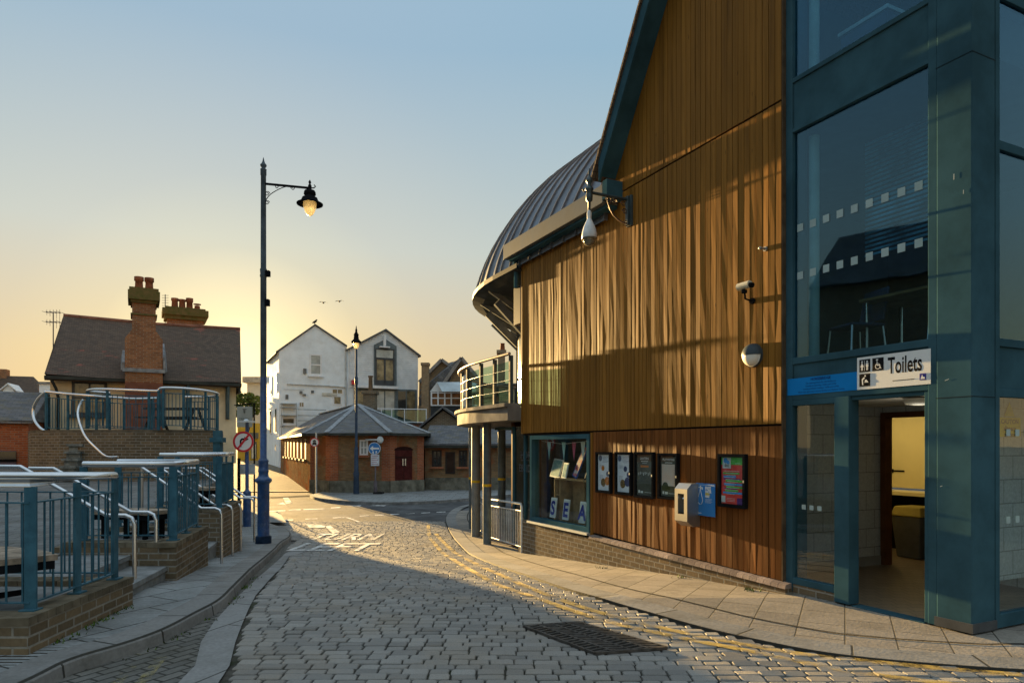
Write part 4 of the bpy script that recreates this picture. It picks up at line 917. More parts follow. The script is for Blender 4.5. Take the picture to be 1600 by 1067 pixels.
a=MB(W); a.tube([((TA+TB)/2,-.13,zt-.17),((TA+TB)/2,-.19,zt-.17),((TA+TB)/2,-.20,zt-.20)],.014,8); a.build('tap',M('chrome',(.8,.8,.8),.1,1,0,1,0),wr)
a=MB(W); a.box((TA+.065,-.235,zb+.165),(TB-.065,-.13,zb+.172)); a.build('drip_tray',black,wr)
fw=thing('water_refill_sign','bright blue free water refill sign with a white droplet beside the steel unit','sign',W((wt(1102),-.05,.9)))
ta,tb=wt(1118,-.05),wt(1088,-.05); zt2=wz(1103,755,-.05); zb2=wz(1103,806,-.05)
a=MB(W); a.box((ta,-.056,zb2),(tb,-.05,zt2)); a.build('plate',signblue,fw,bevel=.002)
wdt=tb-ta; hh=zt2-zb2; lx=lambda u:tb-wdt*u; lz=lambda v_:zb2+hh*v_
a=MB(W)
for s_,v_,sz in (('FREE',.80,.062),('WATER',.715,.04),('HERE',.575,.04)): textmb(a,s_,sz,(lx(.50),-.058,lz(v_)),(-1,0,0),(0,0,1),bold=.002,align='LEFT',sx=.8)
for k in range(4): a.box((lx(.85-.05*(k%2)),-.0575,lz(.52-.035*k)),(lx(.5),-.0565,lz(.527-.035*k)))
a.box((lx(.95),-.0575,lz(.945)),(lx(.08),-.0565,lz(.952)))
dr=[(0,.14)]+[(math.sin(q)*.055,-.02-math.cos(q)*-.055 if False else .0+math.cos(q)*.055) for q in [R(60+24*k) for k in range(11)]]
for (x,y),(x2,y2) in zip(dr,dr[1:]+dr[:1]): 
    p=Vector((lx(.24)-x*.8,-.058,lz(.48)+y));q=Vector((lx(.24)-x2*.8,-.058,lz(.48)+y2)); a.T=I3; a.beam(W(p),W(q),.012,.002); a.T=W
a.box((lx(.36),-.0575,lz(.86)),(lx(.14),-.0565,lz(.88))); a.box((lx(.28),-.0575,lz(.82)),(lx(.22),-.0565,lz(.92))); a.box((lx(.36),-.0575,lz(.80)),(lx(.31),-.0565,lz(.87))); a.box((lx(.3),-.0575,lz(.07)),(lx(.1),-.0565,lz(.085)))
a.build('lettering',signwhite,fw)
a=MB(W); textmb(a,'REFILL',.038,(lx(.50),-.058,lz(.645)),(-1,0,0),(0,0,1),bold=.002,align='LEFT',sx=.8); a.build('lettering',ylw,fw)
# bulkhead lamp
t,z=wpt(1172,555,-.08); bl=thing('bulkhead_lamp','round dark bulkhead lamp with a white lower half on the timber wall','wall lamp',W((t,-.03,z)))
def lat(mb,c_,prof,n=28,half=None):
    # lathe about the wall normal; prof (r, out)
    vs=[];fs=[]
    for r,o in prof:
        for k in range(n): q=2*math.pi*k/n; vs.append(W((c_[0]+r*math.cos(q),-o,c_[1]+r*math.sin(q))))
    for i in range(len(prof)-1):
        for k in range(n):
            mid=(k+.5)/n*2*math.pi
            if half and not half(mid): continue
            fs.append((i*n+k,i*n+(k+1)%n,(i+1)*n+(k+1)%n,(i+1)*n+k))
    T0=mb.T; mb.T=I3; mb.add(vs,fs,True); mb.T=T0
dome=[(.135,.02),(.135,.05)]+[(.135*math.cos(q),.05+.10*math.sin(q)) for q in [R(15*k) for k in range(1,7)]]
a=MB(W); lat(a,(t,z),dome,half=lambda m:not(math.pi<m<2*math.pi)); lat(a,(t,z),[(.137,.0),(.137,.05)]); 
a.build('hood',M('lamp_grey',(.06,.075,.085),.4,.1,.1,3,.05),bl,recalc=False)
d2=[(r*.93,o*.97) for r,o in dome]
a=MB(W); lat(a,(t,z),[(.13,.05)]+d2[1:],half=lambda m:math.pi<=m<=2*math.pi); a.build('diffuser',M('opal_white',(.75,.74,.68),.3),bl,recalc=False)
# small cctv
t,z=wpt(1174,470,-.05); cc=thing('security_camera','small white and black security camera on a short arm above the bulkhead lamp','security camera',W((t,-.03,z)))
a=MB(W); a.T=I3; a.disc(W((t,-.02,z-.0)),.035,-WN,.03,16); a.tube([W((t,-.05,z)),W((t+.02,-.12,z+.02)),W((t+.02,-.14,z+.12))],.012,8); a.build('arm',black,cc)
a=MB(W); a.T=I3; c_=W((t+.02,-.14,z+.17)); a.tube([c_+WD*.09,c_-WD*.09],.042,14); a.build('housing',M('cream_plastic',(.65,.62,.5),.4),cc)
a=MB(W); a.T=I3; a.tube([c_-WD*.091-Vector((0,0,.01)),c_-WD*.13-Vector((0,0,.02))],.03,14); a.tube([c_-Vector((0,0,.05)),c_-Vector((0,0,.085))],.034,12); a.build('lens',black,cc)
t,z=wpt(1196,389,-.03); a=MB(W); a.T=I3; a.disc(W((t,-.02,z)),.03,-WN,.02,16); a.tube([W((t,-.04,z)),W((t,-.10,z))],.014,8); a.sphere(W((t,-.11,z)),.02,10); tag(a.build('wall_bracket_knob',M('dull_metal',(.3,.28,.25),.5,.5)),'small metal knob fixed high on the timber wall near the tower','wall fixing')
# bracket with dome camera
t,_=wpt(985,320); zc=wz(985,330)
br=thing('lamp_bracket','ornate dark iron wall bracket with scrollwork and finial near the roof fascia','wall bracket',W((t,-.03,zc)))
ztop=wz(990,312); zbot=wz(990,350)
a=MB(W); a.box((t-.10,-.06,zbot-.03),(t+.02,-.022,ztop+.06)); a.box((t-.07,-.10,zbot-.02),(t-.01,-.06,ztop+.05)); a.build('wall_plate',M('bracket_iron',(.05,.075,.085),.45,.3,.2,6,.1),br,bevel=.004)
bi=MATS['bracket_iron']; tm=t-.04
# the arm sticks out from the wall (towards -s); its end is at px 920
arm=.70
for _ in range(60):
    if (W((tm,-arm,0)).x/W((tm,-arm,0)).y)*F+HX>921: arm+=.01
za=ztop-.0
a=MB(W); a.T=I3; E=W((tm,-arm,za)); a.tube([W((tm,-.06,za)),E-Vector((0,0,0))],.022,10); a.build('arm',bi,br)
a=MB(W); a.T=I3
a.tube([W((tm,-.08,zbot))]+[W((tm,-.08-.42*(arm/.9)*math.sin(R(k*15))*1.0,zbot+(za-.03-zbot)*(1-math.cos(R(k*15))))) for k in range(1,7)],.012,6)
def scroll(mb,c_,r,u,v_,turns=1.3,th=.008,fl=1):
    pts=[]; 
    for k in range(26):
        q=k/25*turns*2*math.pi; rr_=r*(1-.7*k/25); pts.append(Vector(c_)+Vector(u)*rr_*math.cos(q)*fl+Vector(v_)*rr_*math.sin(q))
    mb.tube(pts,th,5)
Zv=Vector((0,0,1))
for (o,zz,r,fl) in ((.16,-.07,.045,1),(.30,-.06,.04,-1),(.13,-.18,.045,1),(.55*arm,-.06,.055,1),(.10,zbot-za+.0,.05,-1)): scroll(a,W((tm,-o,za+zz)),r,-WN,Zv,fl=fl)
a.build('scrollwork',M('rusty_iron',(.12,.06,.035),.6,.3,.4,12,.2),br)
a=MB(W); a.T=I3; Eb=E-Vector((0,0,.0)); a.lathe(Eb,[(.012,-.30),(.02,-.26),(.02,-.14),(.045,-.12),(.05,-.04),(.035,0),(.06,.03),(.06,.06),(.03,.08),(.025,.12),(.045,.15),(.05,.18),(.03,.21),(.012,.25),(.018,.28),(.004,.34)],14); a.tube([Eb,Eb-WN*.09+Zv*.0,Eb-WN*.11+Zv*.03],.012,8); a.build('finial',bi,br)
dc=thing('dome_camera','white dome security camera hanging from the iron wall bracket','dome camera',Eb-Vector((0,0,.62)))
zd=Eb.z
a=MB(); a.lathe(Eb,[(.022,-.42),(.03,-.40),(.035,-.30),(.028,-.27),(.02,-.26)][::-1],14); a.lathe(Eb,[(.03,-.38),(.05,-.42),(.085,-.50),(.105,-.58),(.11,-.64),(.10,-.66)],24); a.build('housing',M('white_plastic',(.72,.75,.76),.35),dc,recalc=False)
a=MB(); a.lathe(Eb,[(.112,-.655),(.112,-.675),(.09,-.68)],24); a.lathe(Eb,[(.09*math.cos(R(q)),-.68-.085*math.sin(R(q))) for q in range(0,90,12)],24); a.build('dome',M('smoked_dome',(.16,.15,.11),.08,0,.1,3,0,spec=.9),dc,recalc=False)
# galvanised guard rail by the shop
gr=thing('guard_railing','white galvanised pedestrian guard railing on the pavement by the shop window','railing',gp(815,862,.0))
A=Vector(gp(815,864));B=Vector(gp(759,845));C_=Vector(gp(737,822))
def gpanel(p,q,h,nb,th=.02,bars=True):
    p=Vector(p);q=Vector(q); up=Vector((0,0,h)); m=MB(); r=.03
    m.tube([p,p+up-Zv*.06,p+up+(q-p).normalized()*.05,q+up-(q-p).normalized()*.05,q+up-Zv*.06,q],.022,10)
    m.build('rail_frame',galv,gr)
    m=MB(); m.tube([p+Zv*.12,q+Zv*.12],.014,8); m.tube([p+Zv*(h-.14),q+Zv*(h-.14)],.014,8); m.build('cross_rail',galv,gr)
    for k in range(1,nb+1):
        f=k/(nb+1); c_=p.lerp(q,f); m=MB(); m.tube([c_+Zv*.12,c_+Zv*(h-.14)],.011,6); m.build('bar',galv,gr)
gpanel(A,B,.95,20); gpanel(B+(C_-B)*.08,C_,.93,4)
# ================================================================ LEFT PLAZA
def zp(y): return .28+.035*(y-5)
def shp(o,mesh_from): return o
fx=interp([(-3.40,3.6),(-3.56,5.1),(-3.66,6.4),(-3.91,7.9),(-4.28,9.4),(-4.68,11.0),(-5.05,12.5),(-5.6,14.2),(-6.3,17)])
mb=MB()
yy=[-12,0,3.6,5.1,6.4,7.9,9.4,11,12.5,14.2,17,19,26,31]
for a,b in zip(yy,yy[1:]):
    xa,xb=fx(a)-1.25,fx(b)-1.25
    if a<0: xa=xb=-4.65
    PXR={17:-7.4,19:-8.1,26:-11.1,31:-13.3}
    xa=PXR.get(a,xa); xb=PXR.get(b,xb)
    mb.add([(-60,a,zp(a)),(xa,a,zp(a)),(xb,b,zp(b)),(-60,b,zp(b))],[(0,1,2,3)])
    mb.add([(xa,a,-1.2),(xb,b,-1.2),(xb,b,zp(b)),(xa,a,zp(a))],[(0,1,2,3)])
uvrot(mb,10); mb.build('plaza_paving',brickmat('plaza_pavers',(.21,.215,.21),(.165,.17,.17),(.07,.07,.065),.4,.2,.008,.85,.5,damt=.5),kind='structure',recalc=False)
stp=M('step_concrete',(.24,.25,.25),.85,0,.2,5,.5,60,dirt=((.11,.11,.09),4,.6))
# plinths (bays)
BAY=[(2.2,6.4,.0),(7.9,9.4,.0),(11.0,12.5,.0),(14.6,16.0,0)]
plt=[.36,.495,.60,.66]
plabs=['low brown brick plinth under the nearest blue railing bay','low brown brick plinth under the middle railing bay','low brown brick plinth under the railing bay nearest the lamp post','low brown brick plinth behind the blue sign post']
for (y0,y1,_),zt,lb in zip(BAY[:3],plt,plabs):
    a=MB(); x0=fx(y0)+.06;x1=fx(y1)+.06
    if y0<5: x0=fx(5.0)+.06; y0=5.0
    for q0,q1,o,h0,h1 in ((0,1,0,-1,zt-.055),):
        a.hexa([(x0-1.4,y0-.08,-1),(x0,y0-.08,-1),(x1,y1+.08,-1),(x1-1.4,y1+.08,-1)],[(x0-1.4,y0-.08,zt-.055),(x0,y0-.08,zt-.055),(x1,y1+.08,zt-.055),(x1-1.4,y1+.08,zt-.055)])
    po=thing('brick_plinth',lb,'plinth',((x0+x1)/2-.6,(y0+y1)/2,g((y0+y1)/2)),'brick plinths of the railing bays')
    a.build('brickwork',brick_dk,po)
    a=MB()
    # soldier coping ring
    def cop(p,q,wd=.22):
        p=Vector(p);q=Vector(q);L=(q-p).length;n=max(1,int(L/.112));d=(q-p)/n;dn=d.normalized();nr=Vector((-dn.y,dn.x,0))*wd
        for k in range(n):
            u=p+d*k+dn*.004;v_=p+d*(k+1)-dn*.004; a.hexa([u,v_,v_+nr,u+nr],[e+Vector((0,0,.058)) for e in (u,v_,v_+nr,u+nr)])
    zc=zt-.054; cop((x0+.008,y0-.088,zc),(x1+.008,y1+.088,zc)); cop((x0-1.3,y0-.085,zc),(x0-.22,y0-.085,zc),.22); cop((x1-.22,y1+.085,zc),(x1-1.3,y1+.085,zc),.22)
    a.build('coping',M('coping_dark',(.16,.135,.095),.85,0,.25,6,.4,60,island=.25),po)
    a=MB(); a.box((x0-1.35,y0+.1,zt-.06),(min(x0,x1)-.2,y1-.1,zt-.045)); a.build('bay_floor',stp,po)
# steps between bays
for i,(y0,y1) in enumerate([(6.48,7.82),(9.48,10.92),(12.58,14.6)]):
    z0=g((y0+y1)/2)+.10; z1=zp((y0+y1)/2); n=3 if z1-z0>.45 else 2
    a=MB(); xm=(fx(y0)+fx(y1))/2
    for k in range(n):
        zt=z0+(z1-z0)*(k+1)/n; xk=-.05-.42*k
        a.prism([(fx(y0)+xk,y0,zt-.05),(fx(y1)+xk,y1,zt-.05),(fx(y1)-1.5,y1,zt-.05),(fx(y0)-1.5,y0,zt-.05)],(0,0,.05))
        a.prism([(fx(y0)+xk-.025,y0,-1),(fx(y1)+xk-.025,y1,-1),(fx(y1)-1.5,y1,-1),(fx(y0)-1.5,y0,-1)],(0,0,1+zt-.052))
    tag(a.build('steps',stp),['concrete steps between the nearest and middle railing bays','concrete steps between the middle and third railing bays','concrete steps beyond the third railing bay'][i],'steps','steps up to the plaza')
# railing bays
def bayrail(name,lab,pts,zb,zt,nbal,posts,grp='blue railing bays'):
    th=thing(name,lab,'railing',(pts[1][0],pts[1][1],zb),grp)
    up=lambda p,z:Vector((p[0],p[1],z))
    a=MB(); a.tube([up(p,zt) for p in pts],.036,14); a.build('handrail',steel,th)
    for p,q,n,ps in zip(pts,pts[1:],nbal,posts):
        P_=Vector((*p,0));Q_=Vector((*q,0)); d=(Q_-P_).normalized()
        a=MB(); a.beam(up(p,zt-.15),up(q,zt-.15),.035,.012); a.build('top_bar',teal2,th)
        a=MB(); a.beam(up(p,zb+.06),up(q,zb+.06),.035,.012); a.build('bottom_bar',teal2,th)
        for k in range(n):
            c_=P_.lerp(Q_,(k+.5)/n); a=MB(); a.tube([up(c_,zb+.06),up(c_,zt-.15)],.008,6); a.build('baluster',teal2,th)
        for f in ps:
            c_=P_.lerp(Q_,f); a=MB(); nr=Vector((d.y,-d.x,0))
            a.beam(up(c_,zb-.0),up(c_,zt-.03),.09,.022,up=nr); a.beam(up(c_+nr*0,zb),up(c_,zb+.015),.12,.10,up=nr); a.build('post',teal2,th,bevel=.003)
bayrail('railing_bay','blue railing bay with thick stainless handrail nearest the camera',[(-6.6,5.15),(-3.63,5.15),(-3.70,6.36),(-6.4,6.40)],.362,1.325,[24,11,20],[[.5,1.0],[.5,1.0],[.5]])
bayrail('railing_bay.001','blue railing bay with stainless handrail on the middle plinth',[(-5.02,8.0),(-3.97,8.0),(-4.30,9.32),(-5.4,9.36)],.497,1.39,[9,14,9],[[.0,1.0],[.5,1.0],[1.0]])
bayrail('railing_bay.002','blue railing bay with stainless handrail beside the no right turn sign',[(-5.72,11.1),(-4.76,11.1),(-5.08,12.42),(-6.1,12.45)],.602,1.46,[9,15,9],[[.0,1.0],[.5,1.0],[1.0]])
# stainless stair handrails
hr_g='stainless handrails on the plaza steps'
hrs=[(210,924,805,'stainless stair handrail left of the middle brick plinth'),(244,906,800,'stainless stair handrail standing against the end of the middle plinth'),
(346,880,794,'stainless stair handrail nearest the steps after the middle bay'),(363,868,789,'second stainless stair handrail after the middle bay'),(376,861,786,'third stainless stair handrail after the middle bay beside the third plinth'),
(397,846,778,'stainless stair handrail just left of the tall lamp post'),(404.5,842,776,'stainless stair handrail partly hidden behind the lamp post')]
for k,(px,pb,pt,lb) in enumerate(hrs):
    b=Vector(gp(px,pb,.1)); z=CZ-(pt-HY)*b.y/F
    top=Vector((b.x,b.y,z)); rise=.62 if k>1 else .5
    dx=-.30; a=MB()
    pts=[b,top-Zv*.09,top+Vector((-.03,0,-.026)),top+Vector((-.09,0,0)),top+Vector((dx,0.02,0)),top+Vector((dx-.95,.10,rise)),top+Vector((dx-1.25,.12,rise))]
    a.tube(pts,.021,12); 
    en=pts[-1]; a.tube([en,en-Zv*(en.z-zp(en.y))],.021,12)
    tag(a.build('stair_handrail',steel),lb,'handrail',hr_g)
# benches
timber=M('bench_timber',(.36,.29,.22),.6,0,.3,9,.3,60,dirt=((.16,.13,.10),7,.5))
def bench(c_,rad,a0,a1,wd,z,zg,lab):
    th=thing('bench',lab,'bench',(c_[0]+rad*math.cos(R((a0+a1)/2)),c_[1]+rad*math.sin(R((a0+a1)/2)),zg),'curved benches on the plaza')
    n=24; 
    def arc(r,z): return [(c_[0]+r*math.cos(R(a0+(a1-a0)*k/n)),c_[1]+r*math.sin(R(a0+(a1-a0)*k/n)),z) for k in range(n+1)]
    a=MB()
    for k in range(n):
        i0,i1=arc(rad-wd/2,z-.045),arc(rad+wd/2,z-.045);
        q=[i0[k],i1[k],i1[k+1],i0[k+1]]; a.hexa(q,[(x,y,z) for x,y,_ in q])
    a.build('seat',timber,th)
    a=MB()
    for k in range(n):
        i0,i1=arc(rad-wd/2+.02,z-.11),arc(rad+wd/2-.02,z-.11); q=[i0[k],i1[k],i1[k+1],i0[k+1]]; a.hexa(q,[(x,y,z-.047) for x,y,_ in q])
    a.build('seat_frame',black,th)
    for f in (.15,.5,.85):
        an=R(a0+(a1-a0)*f); p=Vector((c_[0]+rad*math.cos(an),c_[1]+rad*math.sin(an),0)); a=MB(); d=Vector((math.cos(an),math.sin(an),0))
        a.beam(p-d*.12+Zv*(z-.11),p-d*.12+Zv*zg,.05,.05,up=(1,0,0)); a.beam(p+d*.12+Zv*(z-.11),p+d*.12+Zv*zg,.05,.05,up=(1,0,0)); a.beam(p-d*.14+Zv*(zg+.1),p+d*.14+Zv*(zg+.1),.04,.04); a.build('leg',black,th)
bench((-4.9,4.05),1.65,46,112,.46,.745,.33,'curved timber topped bench inside the nearest railing bay')
bench((-5.0,7.3),1.35,62,100,.40,.80,.40,'small curved timber bench behind the middle railing bay')
bench((-5.6,10.5),1.25,62,100,.38,.90,.50,'curved timber bench behind the third railing bay')
# raised terrace
TW=[(-15.6,22.0),(-12.7,18.0),(-11.6,17.5),(-9.6,17.3),(-8.3,17.6),(-7.7,18.1),(-8.3,19.6),(-11.25,26.6),(-18.6,26.3)]
tz=2.02
tr=thing('terrace','raised brown brick terrace in front of the cream cottage','terrace',(-10,18,zp(18)))
a=MB(); a.prism([(x,y,.0) for x,y in TW],(0,0,tz-.07)); a.build('brick_wall',brick_dk,tr)
a=MB(); a.prism([(x,y,tz-.069) for x,y in TW],(0,0,.069)); a.build('terrace_top',M('terrace_coping',(.15,.125,.09),.85,0,.25,5,.3),tr)
# steps built against the terrace wall
a=MB()
x0=P(101,0,17.35).x;x1=P(127,0,17.35).x
for k in range(6):
    z=.86+k*.185; a.box((x0,17.0+.10*k,z),(x1,17.9,z+.06)); a.box((x0+.04,17.05+.10*k,z-.126),(x1-.04,17.9,z-.001))
tag(a.build('terrace_steps',M('pale_steps',(.20,.225,.22),.85,0,.3,7,.4)),'narrow steps climbing the front of the brick terrace wall','steps')
a=MB(); x_=P(343,0,17.6).x; a.box((x_-.09,17.4,.7),(x_+.09,17.58,tz-.02)); a.box((x_-.16,17.36,1.7),(x_+.16,17.62,1.82)); tag(a.build('drain_hopper',teal2,bevel=.005),'blue rainwater pipe and hopper at the right end of the terrace wall','rainwater pipe')
def arcrail(name,lab,top,zb,nb,every,ends=True):
    # top: list of 3d points of the handrail, in order
    th=thing(name,lab,'railing',(top[0].x,top[0].y,zb),'curved railings on the terrace')
    a=MB(); a.tube(top,.035,10); a.build('handrail',steel,th)
    low=[Vector((p.x,p.y,p.z-.14)) for p in top]; a=MB(); a.tube(low,.012,6); a.build('top_bar',teal2,th)
    bt=[Vector((p.x,p.y,max(zb,p.z-1.0)+.05)) for p in top]; a=MB(); a.tube(bt,.012,6); a.build('bottom_bar',teal2,th)
    L=len(top)-1
    for k in range(nb+1):
        f=k/nb*L; i=min(int(f),L-1); p=top[i].lerp(top[i+1],f-i); bz=max(zb,p.z-1.0)
        a=MB(); 
        if k%every==0: a.beam(Vector((p.x,p.y,bz-.02)),Vector((p.x,p.y,p.z-.02)),.05,.05,up=(0,1,0)); a.build('post',teal2,th)
        else: a.tube([Vector((p.x,p.y,bz+.05)),Vector((p.x,p.y,p.z-.14))],.010,5); a.build('baluster',teal2,th)
def pp(l): return cr([P(*q) for q in l],5)
arcrail('terrace_railing','long straight railing on the left half of the terrace with a curved down left end',pp([(72,612,18.1),(100,615,18.0),(137,618,17.8),(175,621,17.9),(210,623,18.6),(245,622,19.6)]),tz,34,8)
arcrail('terrace_railing.001','curved railing around the centre of the terrace with a dip at its middle',pp([(171,614,18.9),(137,611,18.4),(150,608,17.9),(190,609,17.6),(243,611,17.4),(248,609,17.35)]),tz,28,7)
arcrail('terrace_railing.002','rounded railing at the right end of the terrace above the rainwater pipe',pp([(248,609,17.3),(256,606,17.3),(290,607,17.4),(325,611,17.8),(340,615,18.4),(338,618,19.1),(320,620,19.9),(290,620,20.2)]),tz,44,6)
a=MB(); a.tube(pp([(71,612,18.1),(60,622,18.2),(52,638,18.3),(53,655,18.2),(62,668,18.0),(70,673,17.9)]),.035,10); tag(a.build('curved_stair_rail',steel),'curved stainless rail sweeping down at the far left of the terrace','handrail')
a=MB(); a.tube(pp([(129,625,18.0),(123,636,17.6),(122,652,17.4),(132,680,17.1),(150,700,16.9),(166,713,16.8),(184,713.5,16.8)]),.028,10); a.tube([P(184,713.5,16.8),P(184,713.5,17.6)],.02,8); tag(a.build('curved_stair_rail',steel),'long curved stainless rail descending the front of the terrace wall','handrail')
a=MB(); 
for k in range(9):
    p=P(56+1.8*k,626+4.2*k if 0 else 632,18.25); a.tube([P(57+1.7*k,633-1.6*k,18.3),P(57+1.7*k,668,18.3)],.009,5)
pk=thing('picnic_table','dark picnic table on the right part of the terrace','picnic table',(P(255,660,20).x,20.5,tz))
tbk=M('dark_timber',(.06,.055,.05),.6,0,.3,5,.2)
a=MB(); x0=P(213,0,20.3).x;x1=P(304,0,20.3).x; a.box((x0,20.2,tz+.42),(x1,20.5,tz+.46)); a.build('bench_plank',tbk,pk); a=MB(); a.box((x0,21.4,tz+.42),(x1,21.7,tz+.46)); a.build('bench_plank',tbk,pk)
a=MB(); a.box((x0,20.65,tz+.70),(x1,21.25,tz+.75)); a.build('tabletop',tbk,pk)
for f in (.15,.85): a=MB(); xx=x0+(x1-x0)*f; a.beam((xx,20.2,tz),(xx,20.8,tz+.7),.08,.05,up=(1,0,0)); a.beam((xx,21.7,tz),(xx,21.1,tz+.7),.08,.05,up=(1,0,0)); a.build('leg',tbk,pk)
# ================================================================ COTTAGE
HF=Frame(-11.32,28,-28.8)
hz0=.9
aL,_=HF.px(78,600); 
def hp(px,py,b=0): return HF.px(px,py,b)
ct=thing('cottage','cream rendered cottage with brown clay tile roof behind the terrace','house',HF((aL/2,0,hz0)))
HD=8.2; ez=4.15
a=MB(HF); 
a.box((aL,0,hz0),(0,HD,ez)); 
a.prism([(0.0,0,ez),(0,HD,ez),(0,HD/2,7.0)],(-.2,0,0)); a.build('wall',cream,ct)
eL,eZ=hp(69,584,-.4); eR,eZr=hp(377,597,-.4); rL,rZ=hp(99,499,HD/2); rR,rZr=hp(375,508,HD/2)
ezz=(eZ+eZr)/2; rzz=(rZ+rZr)/2
print('cottage',aL,eL,eR,eZ,eZr,rL,rR,rZ,rZr)
a=MB(HF)
def roofslab(mb,e0,e1,r0,r1,b0,b1,z0,z1,th=.09,sag=0):
    n=10
    for k in range(n):
        f0,f1=k/n,(k+1)/n
        def q(e,r,f,t): 
            sg=-.07*math.sin(t*math.pi)*1.0-.04*math.sin(f*math.pi)
            return (e+(r-e)*f,b0+(b1-b0)*f,z0+(z1-z0)*f+sg*sag)
        for j in range(6):
            t0,t1=j/6,(j+1)/6
            def m(t,f): return (q(e0+(e1-e0)*t,r0+(r1-r0)*t,f,t))
            mb.add([m(t0,f0),m(t1,f0),m(t1,f1),m(t0,f1)],[(0,1,2,3)])
    mb.hexa([(e0,b0,z0-th-.14*sag),(e1,b0,z0-th-.14*sag),(r1,b1,z1-th-.14*sag),(r0,b1,z1-th-.14*sag)],[(e0,b0,z0-.02-.16*sag),(e1,b0,z0-.02-.16*sag),(r1,b1,z1-.02-.16*sag),(r0,b1,z1-.02-.16*sag)])
roofslab(a,eL,eR,rL,rR,-.4,HD/2,ezz,rzz,sag=1); roofslab(a,eL,eR,rL,rR,HD+.4,HD/2,ezz,rzz,sag=0)
a.add([(eL,-.4,ezz),(eL,HD+.4,ezz),(rL,HD/2,rzz)],[(0,1,2)]); rf=a.build('roof',tile,ct,recalc=False)
a=MB(HF); a.T=I3; a.tube([HF((rL,HD/2,rzz-.02)),HF(((rL+rR)/2,HD/2,rzz-.09)),HF((rR,HD/2,rzz-.02))],.09,8); a.build('ridge_tiles',M('ridge_clay',(.26,.12,.08),.8,0,.3,3,.2),rf)
a=MB(HF); a.box((eL,-.5,ezz-.18),(eR,-.41,ezz-.06)); a.box((eR-.10,-.4,ezz-.45),(eR-.02,HD,ezz-.16)); a.build('gutter',M('dark_gutter',(.05,.055,.05),.5,0,.2,3,.05),ct)
a=MB(HF); a.T=I3; q=HF.px(82,590,-.3)[0]; a.tube([HF((q-.05,-.42,ezz-.15)),HF((q+.1,-.3,ezz-.5)),HF((q+.15,-.08,ezz-.8)),HF((q+.15,-.08,hz0))],.05,8); a.build('downpipe',M('dark_gutter',(0,0,0)),ct)
a=MB(HF); q0=HF.px(86,0,-.15)[0]; a.box((q0-.22,-.42,1.3),(q0+.22,-.05,3.0)); a.box((q0-.34,-.5,3.0),(q0+.34,0,3.14)); a.build('hopper_post',teal,ct) if 0 else None
# brackets under the eaves at right
for px in (293,355):
    q=HF.px(px,600,0)[0]; a=MB(HF); a.box((q-.07,-.08,2.7),(q+.07,0,ezz-.2)); a.T=I3; a.tube([HF((q,-.08,2.75)),HF((q,-.22,3.3)),HF((q,-.42,ezz-.2))],.055,8); a.build('eave_bracket',M('bracket_teal',(.10,.14,.15),.6),ct)
# window
def win(fr,parent,px0,py0,px1,py1,b,fm,pm_,nx=2,ny=2,fw=.07,proud=.06,sill=None,name='window',lab=None):
    a0,a1,z0,z1=fr.rect(px0,py0,px1,py1,b); a=MB(fr)
    def bx(u0,v0,u1,v1,d0=-proud,d1=.0): a.box((u0,b+d0,v0),(u1,b+d1,v1))
    bx(a0,z0,a1,z0+fw); bx(a0,z1-fw,a1,z1); bx(a0,z0+fw,a0+fw,z1-fw); bx(a1-fw,z0+fw,a1,z1-fw)
    for i in range(1,nx): x=a0+(a1-a0)*i/nx; bx(x-fw*.35,z0+fw,x+fw*.35,z1-fw,-proud*.8)
    for i in range(1,ny): z=z0+(z1-z0)*i/ny; bx(a0+fw,z-fw*.35,a1-fw,z+fw*.35,-proud*.7)
    o=a.build(name,fm,parent)
    if lab: o['label']=lab
    c_=MB(fr); c_.box((a0+fw*.9,b-proud*.3,z0+fw*.9),(a1-fw*.9,b-.003,z1-fw*.9)); c_.build('pane',pm_,o)
    if sill: c_=MB(fr); c_.box((a0-.1,b-proud-.12,z0-.10),(a1+.1,b,z0-.003)); c_.build('sill',sill,o)
    return o
win(HF,ct,112,596,167,648,-.01,darkfr,panewarm,2,2,.09,.05,sill=darkfr)
# big external chimney
CHF=HF
c0,_=HF.px(195,600,-.7); c1,_=HF.px(254,600,-.7); cm=(c0+c1)/2
def zy(py,px=224,b=-.7): return HF.px(px,py,b)[1]
ch=MB(HF); zs=[zy(672),zy(577),zy(530),zy(516),zy(493),zy(470),zy(456),zy(451)]
def hw(pxw,b=-.7): return (HF.px(224+pxw/2,0,b)[0]-HF.px(224-pxw/2,0,b)[0])/2
def ring_(mb,w0,w1,z0,z1,d0,d1): mb.hexa([(cm-w0,-.75+0,z0),(cm+w0,-.75,z0),(cm+w0,-.75+d0,z0),(cm-w0,-.75+d0,z0)],[(cm-w1,-.75,z1),(cm+w1,-.75,z1),(cm+w1,-.75+d1,z1),(cm-w1,-.75+d1,z1)])
W1=hw(59);W2=hw(37)
ring_(ch,W1,W1,1.0,zs[2],1.6,1.6); ring_(ch,W1,W2,zs[2],zs[3],1.6,1.1); ring_(ch,W2,W2,zs[3],zs[4],1.1,1.1)
ring_(ch,W2,W2,zs[4]+.061,zs[5]-.101,1.1,1.1); cho=ch.build('chimney',brick_ch,ct)
a=MB(HF)
def ring2(mb,w_,z0,z1,e): mb.box((cm-w_,-.75-e,z0),(cm+w_,-.75+1.1+e,z1))
ring2(a,W2+.05,zs[4],zs[4]+.06,.05); ring2(a,hw(42),zs[5]-.10,zs[5],.12); ring2(a,hw(50),zs[5],zs[6],.22); ring2(a,hw(46),zs[6],zs[7],.15)
a.build('chimney_head',M('mossy_brick',(.17,.12,.05),.9,0,.3,6,.5,50,col2=(.10,.10,.03)),cho)
